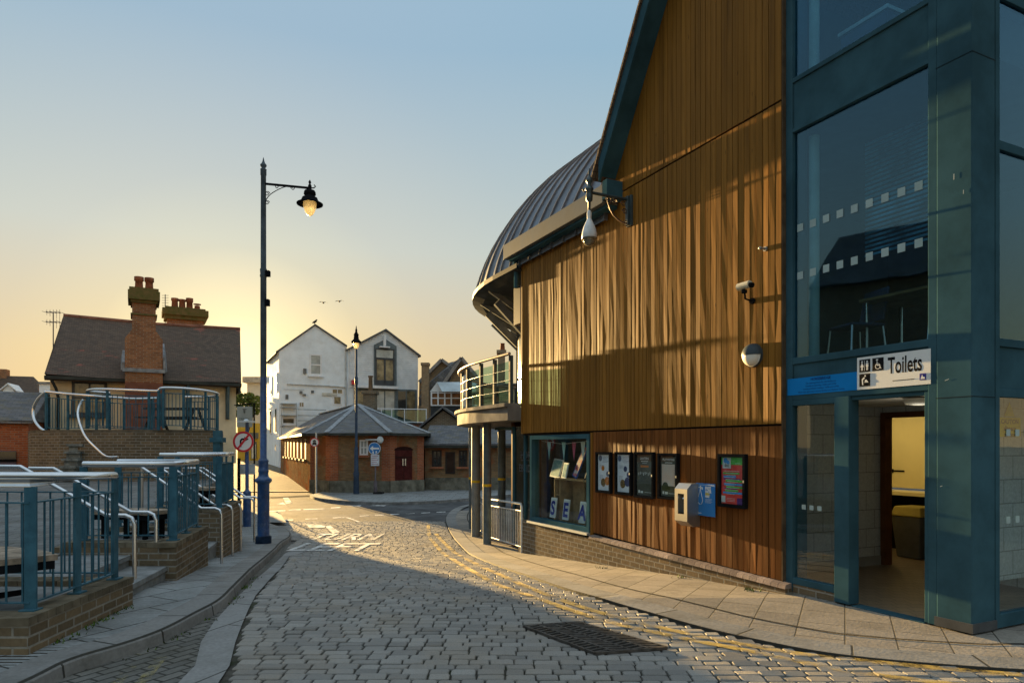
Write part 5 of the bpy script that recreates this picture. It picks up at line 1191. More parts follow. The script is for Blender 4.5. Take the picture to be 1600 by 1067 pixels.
pot=M('clay_pot',(.28,.10,.05),.8,0,.3,5,.3)
for px in (217,233):
    q=HF.px(px,0,-.3)[0]; a=MB(); a.lathe(HF((q,-.3,0)),[(.155,zs[7]),(.135,zs[7]+.2),(.13,zy(430)-.18),(.165,zy(430)-.15),(.165,zy(430)),(.11,zy(430))],14); a.build('chimney_pot',pot,cho)
a=MB(HF); zf=zy(577); a.box((c0-.08,-.83,zf-.12),(c1+.08,-.77,zf+.02)); a.box((c1+.02,-.8,zf-.1),(c1+.09,.4,zf+.5)); a.prism([(c1+.02,-.8,zf+.35),(c1+.09,-.8,zf+.35),(c1+.14,1.0,zf+1.25),(c1+.02,1.0,zf+1.25)],(0,.05,0)) if 0 else None
a.hexa([(c1+.01,-.6,zf-.05),(c1+.16,-.6,zf-.05),(c1+.16,.7,zf+.75),(c1+.01,.7,zf+.75)],[(c1+.01,-.6,zf+.3),(c1+.10,-.6,zf+.3),(c1+.10,.7,zf+1.2),(c1+.01,.7,zf+1.2)])
a.hexa([(c0-.14,-.6,zf-.05),(c0-.01,-.6,zf-.05),(c0-.01,.3,zf+.5),(c0-.14,.3,zf+.5)],[(c0-.10,-.6,zf+.25),(c0-.01,-.6,zf+.25),(c0-.01,.3,zf+.8),(c0-.10,.3,zf+.8)])
a.build('lead_flashing',leadf,cho)
a=MB(HF); a.box((c0,-.79,1.0),(c1,-.752,zy(598))); a.build('painted_breast',M('painted_brick_red',(.20,.085,.055),.8,0,.15,4,.3),cho)
# rear chimney
b0=HD/2+1.2; a=MB(HF); q0,q1=HF.px(261,0,b0)[0],HF.px(318,0,b0)[0]; zz=lambda py:HF.px(290,py,b0)[1]
a.box((q0,b0,ezz+.5),(q1,b0+.9,zz(493))); c2=a.build('chimney',brick_ch,ct)
a=MB(HF); a.box((q0-.12,b0-.12,zz(500)),(q1+.12,b0+1.0,zz(494))); a.box((q0-.2,b0-.2,zz(494)),(q1+.2,b0+1.1,zz(484))); a.box((q0-.08,b0-.08,zz(484)),(q1+.08,b0+.98,zz(481))); a.build('chimney_head',MATS['mossy_brick'],c2)
for px,pt in ((273,465),(284.5,466),(296,463)):
    q=HF.px(px,0,b0+.4)[0]; a=MB(); a.lathe(HF((q,b0+.4,0)),[(.15,zz(482)),(.13,zz(470)),(.16,zz(469)),(.16,zz(pt)),(.11,zz(pt))],12); a.build('chimney_pot',pot,c2)
q=HF.px(308,0,b0+.4)[0]; a=MB(); a.lathe(HF((q,b0+.4,0)),[(.13,zz(482)),(.12,zz(475)),(.12,zz(474))],12); a.lathe(HF((q,b0+.4,0)),[(.17,zz(472)),(.17,zz(471))],12); a.build('chimney_pot',pot,c2)
def aerial(px,py0,py1,d,lab,w_=.9,rev=1):
    b=P(px,py1,d); t=P(px,py0,d); th=thing('tv_aerial',lab,'aerial',b)
    a=MB(); a.tube([b,t],.022,6); a.build('mast',M('aerial_metal',(.12,.12,.12),.5,.5),th)
    a=MB()
    for zz_,n in ((0,5),(-.42,5)):
        c_=t+Zv*zz_; a.tube([c_-Vector((w_/2,0,-.02)),c_+Vector((w_/2,0,-.02))],.014,5)
        for k in range(n): x=-w_/2+w_*k/(n-1); a.tube([c_+Vector((x,-.25,0)),c_+Vector((x,.25,0))],.009,4); a.tube([c_+Vector((x*.9,0,-.12-.05*k%2)),c_+Vector((x*.9,0,.12))],.009,4)
    a.build('antenna',MATS['aerial_metal'],th)
aerial(83,488,548,29.5,'television aerial on a thin mast beside the left end of the cottage roof',.62)
a=MB(); b=P(258,506,33); t=P(258,460,33); th=thing('tv_aerial','small television aerial between the two cottage chimneys','aerial',b); a.tube([b,t],.02,6)
for k in range(6): c_=t-Zv*(.12*k+.05); a.tube([c_-Vector((.16,0,0)),c_+Vector((.16,0,0))],.01,4)
a.build('mast',MATS['aerial_metal'],th)
# shrub behind the cottage corner
def leafy(th,c_,rx,ry,rz,n,mat,sz=.09,seed=1):
    rd=random.Random(seed); mb=MB()
    for k in range(n):
        while True:
            p=Vector((rd.uniform(-1,1),rd.uniform(-1,1),rd.uniform(-1,1)))
            if .3<p.length<1+.25*math.sin(p.x*7+p.y*5): break
        q=Vector(c_)+Vector((p.x*rx,p.y*ry,p.z*rz)); u=Vector((rd.gauss(0,1),rd.gauss(0,1),rd.gauss(0,1))).normalized(); v_=u.orthogonal().normalized(); s_=sz*rd.uniform(.5,1.4)
        mb.add([q-u*s_,q+v_*s_*.6,q+u*s_,q-v_*s_*.6],[(0,1,2,3)])
    return mb.build('crown',mat,th,recalc=False)
leafm=M('leaves',(.10,.13,.03),.5,0,.4,3,0,island=.4)
c_=P(384,640,60); th=thing('tree','small leafy tree glowing against the sun beyond the cottage corner','tree',(c_.x,60,g(60)))
leafy(th,(c_.x,60,P(384,632,60).z),1.3,1.2,1.1,900,leafm,.16); a=MB(); a.tube([(c_.x,60,g(60)),(c_.x+.1,60,2.5),(c_.x-.1,60,4.5)],[.14,.1,.05],8); a.tube([(c_.x+.1,60,2.5),(c_.x+.7,60.1,4.6)],[.07,.03],6); a.build('trunk',M('bark',(.08,.06,.04),.9,0,.3,5,.4),th)
# far left buildings
rb=thing('red_brick_outbuilding','red brick outbuilding with slate roof at the left edge','outbuilding',(-24,24,.8))
LF=Frame(P(44,0,22.5).x,22.5,-26)
def lfz(py,px=20,b=0): return LF.px(px,py,b)[1]
a=MB(LF); a.box((-9,0,.3),(0,6,lfz(655))); a.build('wall',brick_rd,rb)
a=MB(LF); zE=lfz(657); zR=lfz(612,20,3); roofslab(a,-9,.15,-9,.15,-.2,3,zE,zR+.0); roofslab(a,-9,.15,-9,.15,6.2,3,zE,zR); a.add([(.14,-.2,zE),(.14,6.2,zE),(.14,3,zR)],[(0,1,2)]); a.build('roof',slate,rb,recalc=False)
a0,a1,z0,z1=LF.rect(-60,704,25,745,0); a=MB(LF); a.box((a0,-.03,.5),(a1,.01,z1)); dd=a.build('garage_door',M('lilac_door',(.16,.14,.20),.5,0,.1,3,.05),rb)
a=MB(LF); a.box((a0,-.06,z1-.28),(a1,-.031,z1-.02)); a.build('door_window',pane,dd); a=MB(LF); a.box((a0-.05,-.07,z1-.36),(a1+.02,-.032,z1-.29)); a.box((a1-.75,-.075,z1-.29),(a1-.68,-.032,z1)); a.build('door_rail',black,dd)
fh=thing('far_cottage','distant house with brown tile roof and small white dormer at the left edge','house',(-50,66,.5))
FF=Frame(P(66,0,62).x,62,-20)
fz=lambda py,px=20,b=0:FF.px(px,py,b)[1]
a=MB(FF); a.box((-16,0,0),(-.2,8,fz(632))); a.build('wall',brick_far,fh)
r0=FF.px(52,0,4)[0]
a=MB(FF); a.add([(-16,-.3,fz(636)),(.2,-.3,fz(636)),(r0,4,fz(588,40,4)),(-16,4,fz(588,40,4))],[(0,1,2,3)]); a.add([(.2,-.3,fz(636)),(.2,8.3,fz(636)),(r0,4,fz(588,40,4))],[(0,1,2)]); a.add([(-16,8.3,fz(636)),(.2,8.3,fz(636)),(r0,4,fz(588,40,4)),(-16,4,fz(588,40,4))],[(0,1,2,3)]); a.build('roof',tile,fh,recalc=False)
a0,a1,z0,z1=FF.rect(5,610,22,628,0); a=MB(FF); a.box((a0,-.1,z0),(a1,3,z1)); dm=a.build('dormer',whitep,fh)
am=(a0+a1)/2; a=MB(FF); zt=fz(600); a.hexa([(a0-.25,-.3,z1-.1),(am,-.3,zt-.05),(am,4,zt-.05),(a0-.25,4,z1-.1)],[(a0-.25,-.3,z1),(am,-.3,zt+.08),(am,4,zt+.08),(a0-.25,4,z1)]); a.hexa([(a1+.25,-.3,z1-.1),(am,-.3,zt-.05),(am,4,zt-.05),(a1+.25,4,z1-.1)],[(a1+.25,-.3,z1),(am,-.3,zt+.08),(am,4,zt+.08),(a1+.25,4,z1)]); a.prism([(a0,-.1,z1),(a1,-.1,z1),(am,-.1,zt)],(0,.1,0)); a.build('dormer_roof',whitep,dm)
win(FF,dm,8,612,20,627,-.1,whitep,panewarm,2,1,.12,.05)
a=MB(FF); q=FF.px(0,0,4)[0]; a.box((q-.6,3.6,fz(600,0,4)),(q+.6,4.6,fz(577,0,4))); a.build('chimney',brick_ch,fh)
sb=thing('white_outhouse','small white rendered building just left of the cottage','building',P(68,640,45)); a=MB(); x0,x1=P(61,0,45).x,P(80,0,45).x; a.box((x0,45,.3),(x1,49,P(0,600,45).z)); a.build('wall',render,sb)
a=MB(); a.box((x0-.1,44.9,P(0,600,45).z),(x1,49.1,P(0,600,45).z+.15)); a.build('parapet',stone,sb)
# ================================================================ WHITE BUILDINGS
WF=Frame(-17.75,52,-26)
def wfz(px,py,b=0): return WF.px(px,py,b)[1]
wb=thing('white_gabled_building','tall white rendered gabled building at the end of the alley','building',WF((2.5,0,g(52))))
D=9
gR,_=WF.px(541,0); gA,zA=WF.px(492,509); _,zL=WF.px(437,549); _,zRr=WF.px(541,541)
a=MB(WF); a.prism([(0,0,-.2),(gR,0,-.2),(gR,0,zRr),(gA,0,zA),(0,0,zL)],(0,D,0)); a.build('wall',render,wb)
a=MB(WF)
for (p,q) in (((-.25,zL-.15),(gA,zA+.02)),((gR+.05,zRr-.05),(gA,zA+.02))):
    a.hexa([(p[0],-.12,p[1]),(q[0],-.12,q[1]),(q[0],D,q[1]),(p[0],D,p[1])],[(p[0],-.12,p[1]+.12),(q[0],-.12,q[1]+.12),(q[0],D,q[1]+.12),(p[0],D,p[1]+.12)])
a.build('roof',slate,wb)
win(WF,wb,483,553,503,587,0,whitep,panepale,1,2,.14,.06,sill=whitep)
win(WF,wb,518,607,536,616,0,whitep,panewarm,2,1,.08,.05); win(WF,wb,520,618,534,633,0,whitep,panewarm,1,1,.10,.05,name='door_window')
win(WF,wb,467,628,475,636,0,whitep,panewarm,2,1,.05,.05); win(WF,wb,440,652,461,663,0,whitep,panewarm,1,1,.1,.05,sill=whitep)
a=MB(WF)
for px,py,w_,h in ((476,580,5,8),(448,620,4,7),(470,613,4,4),(488,612,4,4),(475,617,5,3),(440,665,3,5)):
    a0,a1,z0,z1=WF.rect(px-w_/2,py-h/2,px+w_/2,py+h/2,0); a=MB(WF); a.box((a0,-.12,z0),(a1,0,z1)); a.build('wall_vent',M('vent_grey',(.20,.20,.19),.6),wb)
a=MB(WF); a.T=I3
def wl(p0,p1,r): a.tube([WF((WF.px(*p0)[0],-.08,wfz(*p0))),WF((WF.px(*p1)[0],-.08,wfz(*p1)))],r,6)
wl((448,600),(512,603),.05); wl((512,603),(540,605),.06); wl((443,608),(475,609),.02); wl((540,542),(540,640),.07)
a.build('pipe',M('white_pipe',(.55,.56,.55),.5),wb)
a=MB(WF)
for py in (631,637,649): a0,a1,z0,z1=WF.rect(438,py-.6,462,py+.6,0); a.box((a0,-.5,z0),(a1,0,z1))
for px in (438.5,461.5): a0,a1,z0,z1=WF.rect(px-.5,630,px+.5,680,0); a.box((a0,-.5,z0),(a1,-.42,z1))
for py in (641,650,658): a0,a1,z0,z1=WF.rect(462,py-.6,505,py+.6,0); a.box((a0,-1.2,z0),(a1,-.9,z1))
a.build('balcony_frame',M('balcony_grey',(.42,.45,.45),.5),wb)
a=MB(WF); sg=WF.rect(503,614,526,618,0); a.box((sg[0],-.1,sg[2]),(sg[1],-.04,sg[3])); a.build('small_sign',M('sign_cream',(.6,.58,.5),.5),wb)
# alley side windows (side wall faces left)
class Side:
    def __init__(s,fr): s.f=fr
    def __call__(s,p): return s.f((-.0-p[1]*-1 if 0 else p[1],p[0],p[2])) 
for b0_,b1_,z0,z1 in ((1.0,2.0,5.8,7.3),(4.5,5.5,5.8,7.3),(1.0,2.0,2.6,4.6),(4.5,5.5,2.6,4.6),(1.5,2.0,1.2,1.8)):
    a=MB(WF); a.box((-.05,b0_,z0),(0,b1_,z1)); o=a.build('side_window',whitep,wb); a=MB(WF); a.box((-.06,b0_+.1,z0+.1),(-.051,b1_-.1,z1-.1)); a.build('pane',pane,o)
# weatherboarded building
bw_=thing('weatherboarded_building','white weatherboarded gabled building with tall dark window and glass balcony','building',WF((8,0,g(52))))
WG=Frame(*(WF((gR+.0,.0,0))[:2]),-26)
def pz(px,py,b=0): return WG.px(px,py,b)
eR_,zE_=pz(653,555); gA2,zA2=pz(602,517); _,zE1=pz(548,549)
a=MB(WG); a.prism([(.02,0.05,-.2),(eR_,0.05,-.2),(eR_,.05,zE_),(gA2,.05,zA2),(.02,.05,zE1)],(0,D,0)); a.build('wall',render,bw_)
# boards
a=MB(WG); z=wfz(560,610)-0.2; z=pz(600,607)[1]
while z<zA2-.1:
    l=.25 if z<zE1 else .25+(z-zE1)/(zA2-zE1)*(gA2-.0); r=eR_ if z<zE_ else eR_-(z-zE_)/(zA2-zE_)*(eR_-gA2)
    if r-l>.2: a.hexa([(l,-.03,z),(r,-.03,z),(r,.045,z),(l,.045,z)],[(l,.03,z+.19),(r,.03,z+.19),(r,.045,z+.19),(l,.045,z+.19)])
    z+=.17
a.build('weatherboards',M('white_boards',(.72,.75,.77),.6,0,.08,2,.1),bw_)
a=MB(WG)
for p,q in (((-.1,zE1-.05),(gA2,zA2+.02)),((eR_+.2,zE_-.15),(gA2,zA2+.02))):
    a.hexa([(p[0],-.2,p[1]),(q[0],-.2,q[1]),(q[0],D,q[1]),(p[0],D,p[1])],[(p[0],-.2,p[1]+.14),(q[0],-.2,q[1]+.14),(q[0],D,q[1]+.14),(p[0],D,p[1]+.14)])
a.build('roof',slate,bw_)
# tall dormer opening with pointed head
grf=M('grey_cladding',(.15,.18,.19),.6,0,.15,3,.05)
x0,_=pz(584,0);x1,_=pz(619,0); zb_=pz(601,602)[1]; zs_=pz(601,540)[1]; zt_=pz(601,530)[1]; xm=(x0+x1)/2
a=MB(WG); a.prism([(x0,-.12,zb_),(x1,-.12,zb_),(x1,-.12,zs_),(xm,-.12,zt_),(x0,-.12,zs_)],(0,.11,0)); dw=a.build('window_surround',grf,bw_)
win(WG,dw,586.5,545,616,602,-.13,darkfr,panewarm,1,1,.10,.06); 
a=MB(WG); q=WG.rect(588,547,614,559,-.2); a.box((q[0],-.2,q[2]),(q[1],-.19,q[3])); a.build('upper_pane',panepale,dw)
a=MB(WG); q=WG.rect(586,559,616,562,-.2); a.box((q[0],-.23,q[2]),(q[1],-.19,q[3])); q=WG.rect(600,562,602.5,600,-.2); a.box((q[0],-.22,q[2]),(q[1],-.19,q[3])); q=WG.rect(586,594,616,602,-.2); a.box((q[0],-.22,q[2]),(q[1],-.19,q[3])); a.build('glazing_bars',darkfr,dw)
a=MB(WG); q=WG.rect(600,523,603,540,-.4); a.box((q[0],-.45,q[2]),(q[1],-.15,q[3])); q=WG.rect(594,541,609,543,-.4); a.box((q[0],-.5,q[2]),(q[1],-.15,q[3])); a.build('flood_lamp',whitep,bw_)
# lower glazing
q=WG.rect(553,607,651,662,-.02); a=MB(WG); a.box((q[0],-.06,q[2]),(q[1],-.0,q[3])); lg=a.build('glazed_front',grf,bw_)
for x0_,x1_,pm2 in ((555,572,panewarm),(588,600,panepale),(602,616,panepale),(622,634,pane),(636,648,panewarm)):
    q=WG.rect(x0_,611,x1_,655,-.07); a=MB(WG); a.box((q[0],-.075,q[2]),(q[1],-.061,q[3])); a.build('pane',pm2,lg)
q=WG.rect(553,603,620,607,-.1); a=MB(WG); a.box((q[0],-.5,q[2]),(q[1],0,q[3])); a.build('canopy',whitep,bw_)
q=WG.rect(549,594,556,601,-.1); a=MB(WG); a.box((q[0],-.35,q[2]),(q[1],-.05,q[3])); a.build('alarm_box',signred,bw_)
bd=40.5
def bz(py): return P(0,py,bd).z
gb=thing('roof_terrace_railing','white framed glass railing on the flat roof in front of the weatherboarded building','railing',P(630,663,bd))
a=MB(); 
for px in (596,612,632,666): a.tube([P(px,638.5,bd),P(px,660,bd)],.028,6)
a.tube([P(590,638.5,bd),P(666,639.5,bd)],.03,6); a.tube([P(630,659,bd),P(668,660,bd)],.03,6); a.build('frame',whitep,gb)
for x0_,x1_ in ((597,611),(613,631),(633,665)): a=MB(); x0_,x1_=P(x0_,0,bd).x,P(x1_,0,bd).x; a.box((x0_,bd-.01,bz(658)),(x1_,bd+.01,bz(641))); a.build('glass_panel',MATS['balcony_glass_1'],gb)
rt=thing('flat_roof_block','low flat roofed block carrying the white framed glass railing','building',P(640,700,bd)); a=MB(); a.box((P(586,0,bd).x,bd-.3,-.5),(P(670,0,bd).x,bd+8,bz(661)-.06)); a.build('wall',brick_rd,rt); a=MB(); a.box((P(584,0,bd).x,bd-.4,bz(661)-.06),(P(672,0,bd).x,bd+8,bz(661)-.0)); a.build('roof_edge',darkfr,rt)
# ================================================================ CORNER BRICK BUILDING
cb_=thing('corner_brick_building','single storey brown and red brick building with hipped slate roof on the street corner','building',(-7,33,g(33)))
def G2(px,d): return Vector(((px-HX)*d/F,d))
c=[G2(438.5,47),G2(485,32.7),G2(516,31.5),G2(609,31.3),G2(662,32.6),G2(668,46)]
eh=2.22
a=MB()
for p,q in zip(c,c[1:]):
    a.add([(p.x,p.y,-1),(q.x,q.y,-1),(q.x,q.y,eh),(p.x,p.y,eh)],[(0,1,2,3)])
a.build('wall',brick_or,cb_,recalc=False)
a=MB()
for p,q in zip(c[1:4],c[2:5]):
    n=Vector((-(q-p).y,(q-p).x)).normalized()*-.06
    a.prism([(p.x+n.x,p.y+n.y,-1),(q.x+n.x,q.y+n.y,-1),(q.x,q.y,-1),(p.x,p.y,-1)],(0,0,1+g(32)+.62))
a.build('wall_base',M('cement_base',(.20,.19,.15),.9,0,.3,3,.4),cb_)
# red brick piers at corners
for i in (1,2,3,4):
    p=c[i]; a=MB(); 
    for o_,q in ((-1,c[i-1]),(1,c[i+1])):
        if i==1 and o_==-1: continue
        if i==4 and o_==1: continue
        d=(q-p).normalized(); n=Vector((-d.y,d.x)); n=n if n.y<0 else -n
        a.prism([(p.x+n.x*.012,p.y+n.y*.012,g(32)+.62),(p.x+d.x*.38+n.x*.012,p.y+d.y*.38+n.y*.012,g(32)+.62),(p.x+d.x*.38,p.y+d.y*.38,g(32)+.62),(p.x,p.y,g(32)+.62)],(0,0,eh-g(32)-.64))
    a.build('brick_quoin',brick_rd,cb_)
apex=Vector((*G2(559,37.5),CZ-(632-HY)*37.5/F)); apx2=Vector((*G2(500,44),CZ-(647-HY)*44/F)); apx3=Vector((*G2(600,46),apex.z-.05))
ee=[]
ov=[Vector((-.3,.3)),Vector((-.3,-.25)),Vector((-.1,-.35)),Vector((.1,-.35)),Vector((.3,-.2)),Vector((.3,0))]
for p,o_ in zip(c,ov): ee.append(Vector((p.x+o_.x,p.y+o_.y,eh-.02)))
a=MB(); a.add([ee[0],ee[1],apex,apx2],[(0,1,2,3)]); 
for i in (1,2,3): a.add([ee[i],ee[i+1],apex],[(0,1,2)])
a.add([ee[4],ee[5],apx3,apex],[(0,1,2,3)]); far=Vector((*G2(475,51),eh)); a.add([ee[0],apx2,far],[(0,1,2)]); a.add([far,apx2,apex,apx3],[(0,1,2,3)]); a.add([far,apx3,ee[5]],[(0,1,2)])
rf=a.build('roof',slate,cb_,recalc=False)
a=MB()
for p in (ee[1],ee[2],ee[3],ee[4],apx2,apx3): a.beam(p+Zv*.02,apex+Zv*.02,.22,.05)
a.build('lead_hips',leadf,rf)
a=MB()
for p,q in zip(ee,ee[1:]): a.beam(p-Zv*.06,q-Zv*.06,.1,.11)
a.build('gutter',M('dark_gutter',(0,0,0)),cb_)
def facef(p,q):
    d=(q-p); az=math.degrees(math.atan2(-d.y,d.x)); return Frame(p.x,p.y,az)
SB=facef(c[3],c[4]); SA=facef(c[2],c[3]); 
q0,q1,z0,z1=SB.rect(617,700,643.5,771,0); a=MB(SB); a.box((q0,-.03,g(32)+.1),(q1,.0,z1-.1)); n=8
dr_=a.build('door',maroon,cb_); 
a=MB(SB); a.prism([(q0-.06,-.035,z1-.1)]+[(q0+(q1-q0)*(.5-.56*math.cos(math.pi*k/8)),-.035,z1-.1+.18*math.sin(math.pi*k/8)) for k in range(9)]+[(q1+.06,-.035,z1-.1)],(0,.03,0)); a.build('door_arch',M('dark_maroon',(.04,.015,.013),.5),dr_)
a=MB(SB); m_=(q0+q1)/2; a.box((m_-.012,-.036,g(32)+.15),(m_+.012,-.031,z1-.45)); a.box((q0+.1,-.04,1.0),(m_-.08,-.031,z1-.55)); a.box((m_+.1,-.04,1.0),(q1-.08,-.031,z1-.55)); a.box((q0,-.04,z1-.47),(q1,-.031,z1-.38)); a.build('door_panels',M('dark_maroon',(0,0,0)),dr_)
a=MB(SB); a.box((m_-.10,-.06,.70),(m_-.04,-.041,1.02)); a.box((m_+.04,-.06,.70),(m_+.10,-.041,1.02)); a.build('push_plate',steel,dr_)
win(SA,cb_,562,687,575,711,0,whitep,panepale,2,2,.07,.03,sill=brick_rd)
# slit windows on the alley side
SD=facef(c[0],c[1]); Ls=(c[1]-c[0]).length
for k in range(7):
    u=Ls-1.8-k*1.75; a=MB(SD); a.box((u-.25,-.02,.95),(u+.25,.0,1.98)); o=a.build('slit_window',M('slit_dark',(.03,.025,.02),.5),cb_); a=MB(SD); a.box((u-.32,-.14,.85),(u+.32,.0,.948)); a.build('sill',M('sill_tan',(.33,.25,.14),.7),o)
# small chimney stack on roof
a=MB(); p=P(578,640,42); sc_=thing('brick_chimney_stack','square brown brick chimney with a tall pot behind the corner building roof','chimney',(p.x,42,2)); x0_,x1_=P(567,0,42).x,P(590,0,42).x; a.box((x0_+.1,41.6,1.5),(x1_-.1,42.4,P(0,615,42).z)); a.box((x0_,41.5,P(0,616,42).z),(x1_,42.5,P(0,611,42).z)); a.build('stack',brick_dk,sc_)
a=MB(); a.lathe((P(579,0,42).x,42,0),[(.14,P(0,611,42).z),(.12,P(0,590,42).z),(.15,P(0,589,42).z),(.15,P(0,587,42).z)],12); a.build('chimney_pot',M('dull_pot',(.20,.14,.09),.8),sc_)
# slate roofed extension to the right
ex=thing('brick_extension','low brick range with slate roof right of the corner building','building',(-2,34,g(34)))
X0,X1=P(664,0,33.2).x,8.0; zE=CZ-(695-HY)*33.2/F+1.0*0
ez1=P(0,695,33.2).z; rz1=P(0,666,35.6).z
a=MB(); a.box((X0,33.2,-1),(X1,38,ez1)); a.build('wall',brick_or,ex)
a=MB(); a.hexa([(X0-.05,32.95,ez1-.02),(X1,32.95,ez1-.02),(X1,35.6,rz1-.02),(X0-.05,35.6,rz1-.02)],[(X0-.05,32.95,ez1+.06),(X1,32.95,ez1+.06),(X1,35.6,rz1+.06),(X0-.05,35.6,rz1+.06)]); a.hexa([(X0-.05,35.6,rz1-.02),(X1,35.6,rz1-.02),(X1,38.2,ez1-.02),(X0-.05,38.2,ez1-.02)],[(X0-.05,35.6,rz1+.06),(X1,35.6,rz1+.06),(X1,38.2,ez1+.06),(X0-.05,38.2,ez1+.06)]); a.build('roof',slate,ex)
a=MB(); a.box((X0,32.9,ez1-.14),(X1,32.98,ez1-.03)); a.build('gutter',M('dark_gutter',(0,0,0)),ex)
XF=Frame(0,33.2,0)
for x0_,x1_ in ((675,690),(717,730)): 
    win(XF,ex,x0_,703,x1_,729,0,M('dark_slot',(.05,.04,.035),.5),pane,2,2,.08,.03,sill=brick_rd)
win(XF,ex,696,706,711,740,0,M('dark_slot',(0,0,0)),M('dark_boards',(.05,.03,.022),.6),1,1,.07,.04,name='door')
a=MB(); a.box((X0+.02,33.14,-1),(X1,33.198,g(33)+.68)); a.build('wall_base',MATS['cement_base'],ex)
# small brick gable behind
sgd=37.0; sg=thing('small_brick_gable','small brown brick gable with slate roof behind the extension','outbuilding',P(695,690,sgd))
a=MB(); a.prism([P(655,672,sgd),P(738,672,sgd),P(692,641,sgd)],(0,5,0)); a.build('wall',brick_dk,sg)
a=MB(); pk_=P(692,638,sgd)
for q in (P(650,674,sgd),P(742,674,sgd)): a.prism([q+Vector((0,-.25,0)),pk_+Vector((0,-.25,0)),pk_+Vector((0,-.25,.12)),q+Vector((0,-.25,.12))],(0,5.3,0))
a.build('roof',slate,sg)
# glazed lantern
ld=43; GL=thing('glazed_roof_lantern','white framed glazed roof lantern with pitched glass roof','roof lantern',P(700,640,ld))
LG=Frame(P(691,0,ld).x,ld,-28)
def lz_(py,px=700,b=0): return LG.px(px,py,b)[1]
al=LG.px(673,0)[0]; ar=LG.px(740,0)[0]
zl,zh,zt=P(0,634,ld).z,P(0,612,ld).z,P(0,597,ld).z
GF=Frame(P(673,0,ld).x,ld,0)
xr=P(745,0,ld).x-P(673,0,ld).x; xm_=P(689,0,ld).x-P(673,0,ld).x
a=MB(GF); a.box((0,0,zl-.9),(xr,3,zl)); a.build('base',M('dark_base',(.05,.055,.06),.6),GL)
a=MB(GF); a.box((0.05,.05,zl),(xr,2.9,zh)); a.build('interior',M('warm_interior',(.30,.15,.07),.6,0,.4,1.5,0),GL)
a=MB(GF)
for u in [0,.42,.84,.65+.6,2.0,2.6,3.2]: 
    if u<xr-.1: a.box((u,-.06,zl),(u+.09,.03,zh))
for z in (zl,zl+.45,zh-.1): a.box((0,-.05,z),(xr,.02,z+.07))
a.prism([(0-.05,-.08,zh),(xm_*2*.62,-.08,zh),(xm_*.62,-.08,zt)],(0,.05,0)) 
a.build('white_frame',whitep,GL)
a=MB(GF); w2=xm_*.62
a.hexa([(w2,-.1,zt-.02),(w2+0.0,-.1,zt),(xr,1.4,zt),(xr,1.4,zt-.02)],[(w2,-.1,zt),(w2,-.1,zt+.02),(xr,1.4,zt+.02),(xr,1.4,zt)])
a.add([(w2,-.1,zt),(xr,-.1,zt),(xr,-.9,zh-.05),(w2*2,-.9,zh-.05)],[(0,1,2,3)]); a.add([(-.05,-.1,zh),(w2,-.1,zt),(w2,2.8,zt),(-.05,2.8,zh)],[(0,1,2,3)]); a.build('glass_roof',M('sky_lit_glass',(.35,.42,.45),.12,.3,.2,1,0),GL,recalc=False)
# stone church-like building with gables
sd_=56; CBd=thing('stone_gabled_building','large stone building with steep coped gables behind the lantern','building',P(700,680,sd_))
a=MB(); a.prism([P(684,640,sd_),P(760,640,sd_),P(744,582,sd_),P(721,560,sd_),P(697,597,sd_)],(0,10,0)); a.prism([P(654,640,sd_+2),P(700,640,sd_+2),P(706,575,sd_+2),P(690,563,sd_+2),P(655,597,sd_+2)],(0,2,0)); a.box((P(652,0,sd_).x,sd_+.5,-1),(P(770,0,sd_).x,sd_+10,P(0,633,sd_).z)); a.build('wall',brick_far,CBd)
a=MB(); 
a.add([P(655,611,sd_-.2),P(690,600,sd_-.4),P(717,560,sd_-.3),P(700,570,sd_+4)],[(0,1,2,3)]); a.add([P(653,622,sd_-.3),P(695,612,sd_-.3),P(718,561,sd_+.2),P(692,570,sd_+4)],[(0,1,2,3)]); a.build('roof',slate,CBd,recalc=False)
a=MB(); cst=M('coping_stone',(.30,.28,.26),.8)
a.beam(P(690,604,sd_-.4),P(721,559,sd_-.4),.4,.25); a.beam(P(745,588,sd_-.4),P(721,559,sd_-.4),.4,.25); a.build('gable_coping',cst,CBd)
a=MB(); a.beam(P(655,597,sd_+1.8),P(690,562,sd_+1.8),.4,.25); a.beam(P(708,575,sd_+1.8),P(690,562,sd_+1.8),.4,.25); a.build('gable_coping',cst,CBd)
a=MB(); a.box((P(659,0,sd_-1).x,sd_-1.2,2),(P(670,0,sd_-1).x,sd_-.6,P(0,570,sd_-1).z)); a.box((P(658,0,sd_-1).x,sd_-1.3,P(0,571,sd_-1).z),(P(671,0,sd_-1).x,sd_-.5,P(0,567,sd_-1).z)); a.build('chimney',brick_far,CBd)
a=MB(); q=P(661,633,sd_-.5); a.box((P(655,0,sd_).x,sd_-.3,P(0,634,sd_).z),(P(665,0,sd_).x,sd_-.1,P(0,622,sd_).z)); a.build('window',darkfr,CBd)
